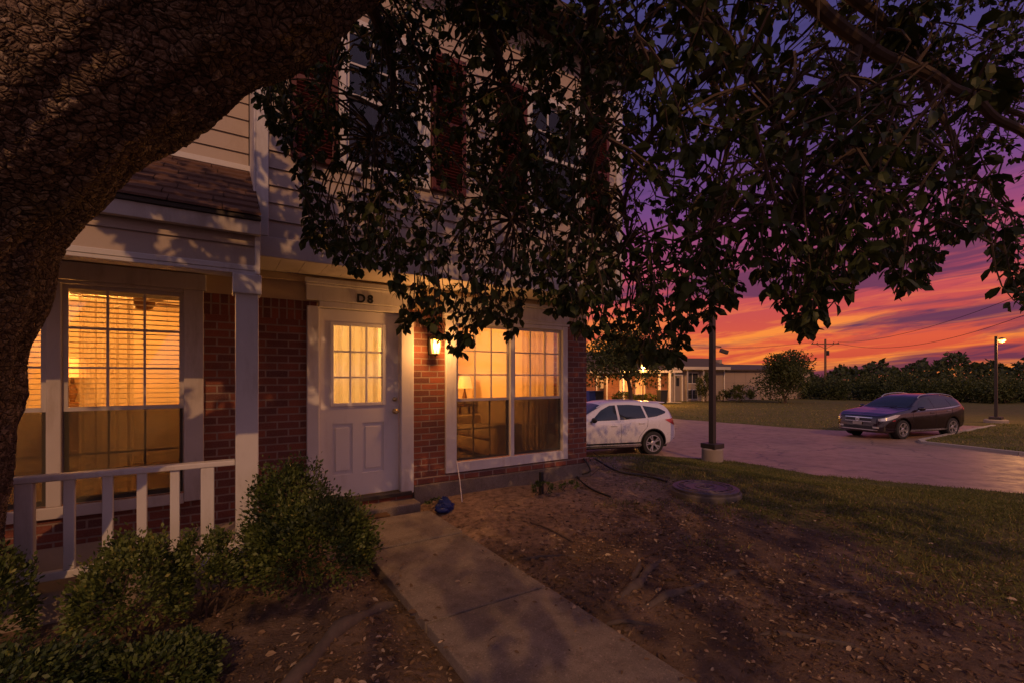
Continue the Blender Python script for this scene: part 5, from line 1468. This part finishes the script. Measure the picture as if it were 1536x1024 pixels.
# apartment row with siding and doors
F2 = Fac(1001.5, 38.5, 1086, 40, ZG)
MAT['white_far'] = M('weathered_white', (.42,.37,.33), .6, .15, 3)
o = empty('far_house', F2.o, F2.rz, 'grey siding apartment row behind the near lamp post', 'house'); W = F2.L
m_ = MB(); siding(m_, 0, W, .0, 2.9, 0, (), .2, .02); m_.box(0,W,.004,.25,0,2.9); m_.box(0,.25,.251,9,0,2.9); m_.box(W-.25,W,.251,9,0,3.6); m_.box(.25,W-.25,8.8,9,0,2.9); m_.build('wall', 'sidingfar', o, False, True)
m_ = MB(); m_.prism([(-.7,2.92),(1.6,3.75),(9.4,3.75),(9.4,2.85),(-.7,2.80)], lambda p: (-.1,p[0],p[1]), lambda p: (W+.05,p[0],p[1])); m_.build('roof', 'farroof', o, False, True)
m_ = MB().box(-.1,W+.05,-.76,-.702,2.70,2.94); m_.build('fascia', 'white_far', o, False, True)
dr(o, .55, 1.35, 2.2, 'sidingfar'); win(o, 1.85, 2.95, 1.55, 2.4); win(o, 1.9, 2.9, .2, .95)
m_ = MB().cbox(3.35,3.7,-.06,-.003,.3,2.0,.02); m_.build('shutter_panel', M('slate_blue_paint', (.09,.10,.17), .5), o, False, True)
for xx in (.28,1.55,3.15): MB().box(xx-.06,xx+.06,-.55,-.43,0,2.80).build('porch_post', 'white_far', o, False, True)
MB().tube([(W-.05,-.1,.0),(W-.05,-.1,2.8)], .05, 8).build('downspout', 'white', o, True, True)
# long low tan building
F3 = Fac(1086.5, 40.2, 1215, 44, ZG)
o = empty('warehouse', F3.o, F3.rz, 'long low tan building behind the round tree', 'building'); W = F3.L
m_ = MB(); holed_wall(m_, 0, W, 0, 2.75, 0, .25, []); m_.box(0,.25,.251,9,0,2.75); m_.box(W-.25,W,.251,9,0,2.75); m_.box(.25,W-.25,8.8,9,0,2.75); m_.build('wall', 'tanwall', o, False, True)
m_ = MB(); m_.prism([(-.35,2.76),(4.5,3.35),(9.3,2.76),(9.3,2.66),(-.35,2.66)], lambda p: (-.05,p[0],p[1]), lambda p: (W+.3,p[0],p[1])); m_.build('roof', 'farroof', o, False, True)
for xx in (1.2,2.5,3.8,5.1,6.4): MB().box(xx-.02,xx+.02,-.012,-.002,.02,2.64).build('wall_joint', 'sidingfar', o, False, True)
m_ = MB().box(0.0,W,-.014,-.002,1.55,1.59); m_.build('wall_band', 'sidingfar', o, False, True)
# bins by the brick house
def bin_(px, t, mat, lab):
    p = fr(px,t,ZG); o = empty('trash_bin', p, F1.rz, lab, 'bin')
    m_ = MB(); m_.prism([(-1,-1),(1,-1),(1,1),(-1,1)], lambda q: (q[0]*.24,q[1]*.26,.08), lambda q: (q[0]*.29,q[1]*.33,1.0)); m_.build('body', mat, o, False, True)
    m_ = MB().cbox(-.32,.32,-.37,.36,1.002,1.07,.02); m_.build('lid', mat, o, False, True)
    for sx in (-1,1): MB().lathe([(.1,sx*.25),(.1,sx*.30)], (0,.26,.1), 14, 'x').build('wheel', 'rubber', o, False, True)
bin_(887, 33, M('blue_bin', (.03,.06,.25), .5), 'blue wheeled bin between the brick corner and the black bin')
bin_(897, 33, 'black', 'black wheeled bin beside the blue bin')
bin_(993, 35, 'black', 'black wheeled bin beside the porch posts of the brick house')

# ================================================================== FAR TREES
def ftree(name, px, t, h, cw, label, trunk_h=.3, n=3600, lsz=.2, tone=.35, group=None, cat='tree', lean=0, blobs=9, rz=0):
    p = fr(px, t); p.z = h1(p.x, p.y)-.05
    o = empty(name, p, rz, label, cat, group)
    C = []; 
    for i in range(blobs):
        a = rng.uniform(0,6.28); rr = cw*.5*rng.uniform(.15,.75); zz = h*(trunk_h+(1-trunk_h)*rng.uniform(.18,.85))
        fall = 1-.55*max(0,(zz/h-.55)/.45)
        C.append((rr*math.cos(a)*fall+lean*zz/h, rr*math.sin(a)*fall, zz, cw*rng.uniform(.16,.27)))
    C = np.array(C); which = rng.integers(0, blobs, n)
    dd = rdir(n)*(rng.random(n)**.45)[:,None]
    P = C[which,:3]+dd*C[which,3:4]*np.array([1,1,.85]); P[:,2] = np.maximum(P[:,2], .08)
    T = np.clip(tone+rng.normal(size=n)*.15+rng.normal(size=blobs)[which]*.1+(rng.random(n)<.04)*.3, 0, 1)
    L = lsz*rng.uniform(.6,1.3,n)
    V, F_, T_ = diamond_arrays(P, dd+rdir(n)*.7, rdir(n)+np.array([0,0,.5]), L, L*.6, T)
    if name == 'shade_tree':
        q = np.array([proj(v+np.array(p))[:2] for v in V[::4]]); kk = np.hypot(q[:,0]-964, q[:,1]-549) > 9; F_ = F_[kk]
    npmesh('crown', V, F_, 'farleaf', o, T_)
    s = MB()
    s.tube([(0,0,-.1),(lean*.2,0,h*trunk_h*.6),(lean*.5,.02,h*trunk_h*1.15)], [h*.034,h*.026,h*.02], 8)
    for c in C[:6]: s.tube([(lean*.35,0,h*trunk_h*.9),((c[0]+lean*.3)/2,c[1]/2,(c[2]+h*trunk_h)/2),tuple(c[:3])], [h*.016,h*.011,h*.004], 5)
    s.build('trunk', 'twig', o, True, True)
    return o
ftree('shade_tree', 948, 31, 5.2, 7.0, 'dark tree with leaning trunk before the lit brick house', .40, 9000, .20, .3, lean=-.9, blobs=24)
ftree('round_tree', 1178, 36, 4.1, 4.6, 'rounded dense tree at the end of the tan building', .10, 9000, .17, .3, blobs=26)
shrub('bush', fr(1111,37.5,ZG), 1.0, .9, 1.25, 2600, .13, 'low round bush in front of the tan building', tone=.5, mat='farleaf')
shrub('bush', fr(1058,37,ZG), .7, .6, 2.2, 2400, .14, 'tall dark bush between apartment row and near post', tone=.35, mat='farleaf')
shrub('bush', fr(1084,38.5,ZG), .5, .5, .95, 1200, .13, 'small yellowish bush at the joint of the apartment row and tan building', tone=.7, mat='farleaf')
shrub('bush', fr(938,35.5,ZG), 1.2, .7, .85, 2200, .12, 'dark clipped bush under the windows of the brick house', tone=.25, mat='farleaf')
shrub('bush', fr(972,35.8,ZG), .8, .6, .7, 1500, .12, 'low bush below the glowing porch lamp', tone=.4, mat='farleaf')
hg = []
for px, t, h, cw, tone in ((1208,44,3.2,4.2,.25),(1232,47,3.6,4.5,.2),(1262,42,2.9,4.4,.3),(1292,45,3.6,5,.25),(1322,40,2.7,4.6,.35),(1352,43,3.5,5,.3),(1384,39,2.9,4.6,.4),(1414,42,3.5,5.2,.35),
                        (1446,38,3.0,4.8,.5),(1476,41,3.6,5.4,.45),(1508,36,2.9,4.6,.55),(1540,38,3.4,5.2,.5),(1580,36,3.0,5,.5)):
    hg.append((px,t,h,cw,tone))
for px, t, h, cw, tone in hg:
    ftree('hedge_tree', px, t, h*rng.uniform(.46,.66), cw*rng.uniform(.8,1.1), 'bushy tree in the thick hedge row behind the dark wagon', .04, 3000, .20, tone, 'trees of the hedge row', blobs=13)
# distant wood
P = []; n = 9000
pxs = rng.uniform(1195, 1800, n); ts = rng.uniform(85, 110, n)
top = 3.0+2.0*np.clip((pxs-1280)/90,0,1)+.9*np.sin(pxs*.045)+.7*np.sin(pxs*.11+1)+.4*np.sin(pxs*.31)
u = (pxs-768)/FPX; X_ = (AX[0]+u*RT[0])*ts; Y_ = (AX[1]+u*RT[1])*ts; zz = -.5+top*(1-rng.random(n)**1.6)
P = np.stack([X_,Y_,zz],1)
L = rng.uniform(.5,1.2,n)
V, F_, T_ = diamond_arrays(P, rdir(n), rdir(n), L, L*.7, np.clip(.2+rng.normal(size=n)*.12,0,1))
tag(npmesh('woods', V, F_, 'farleaf', None, T_), kind='stuff')
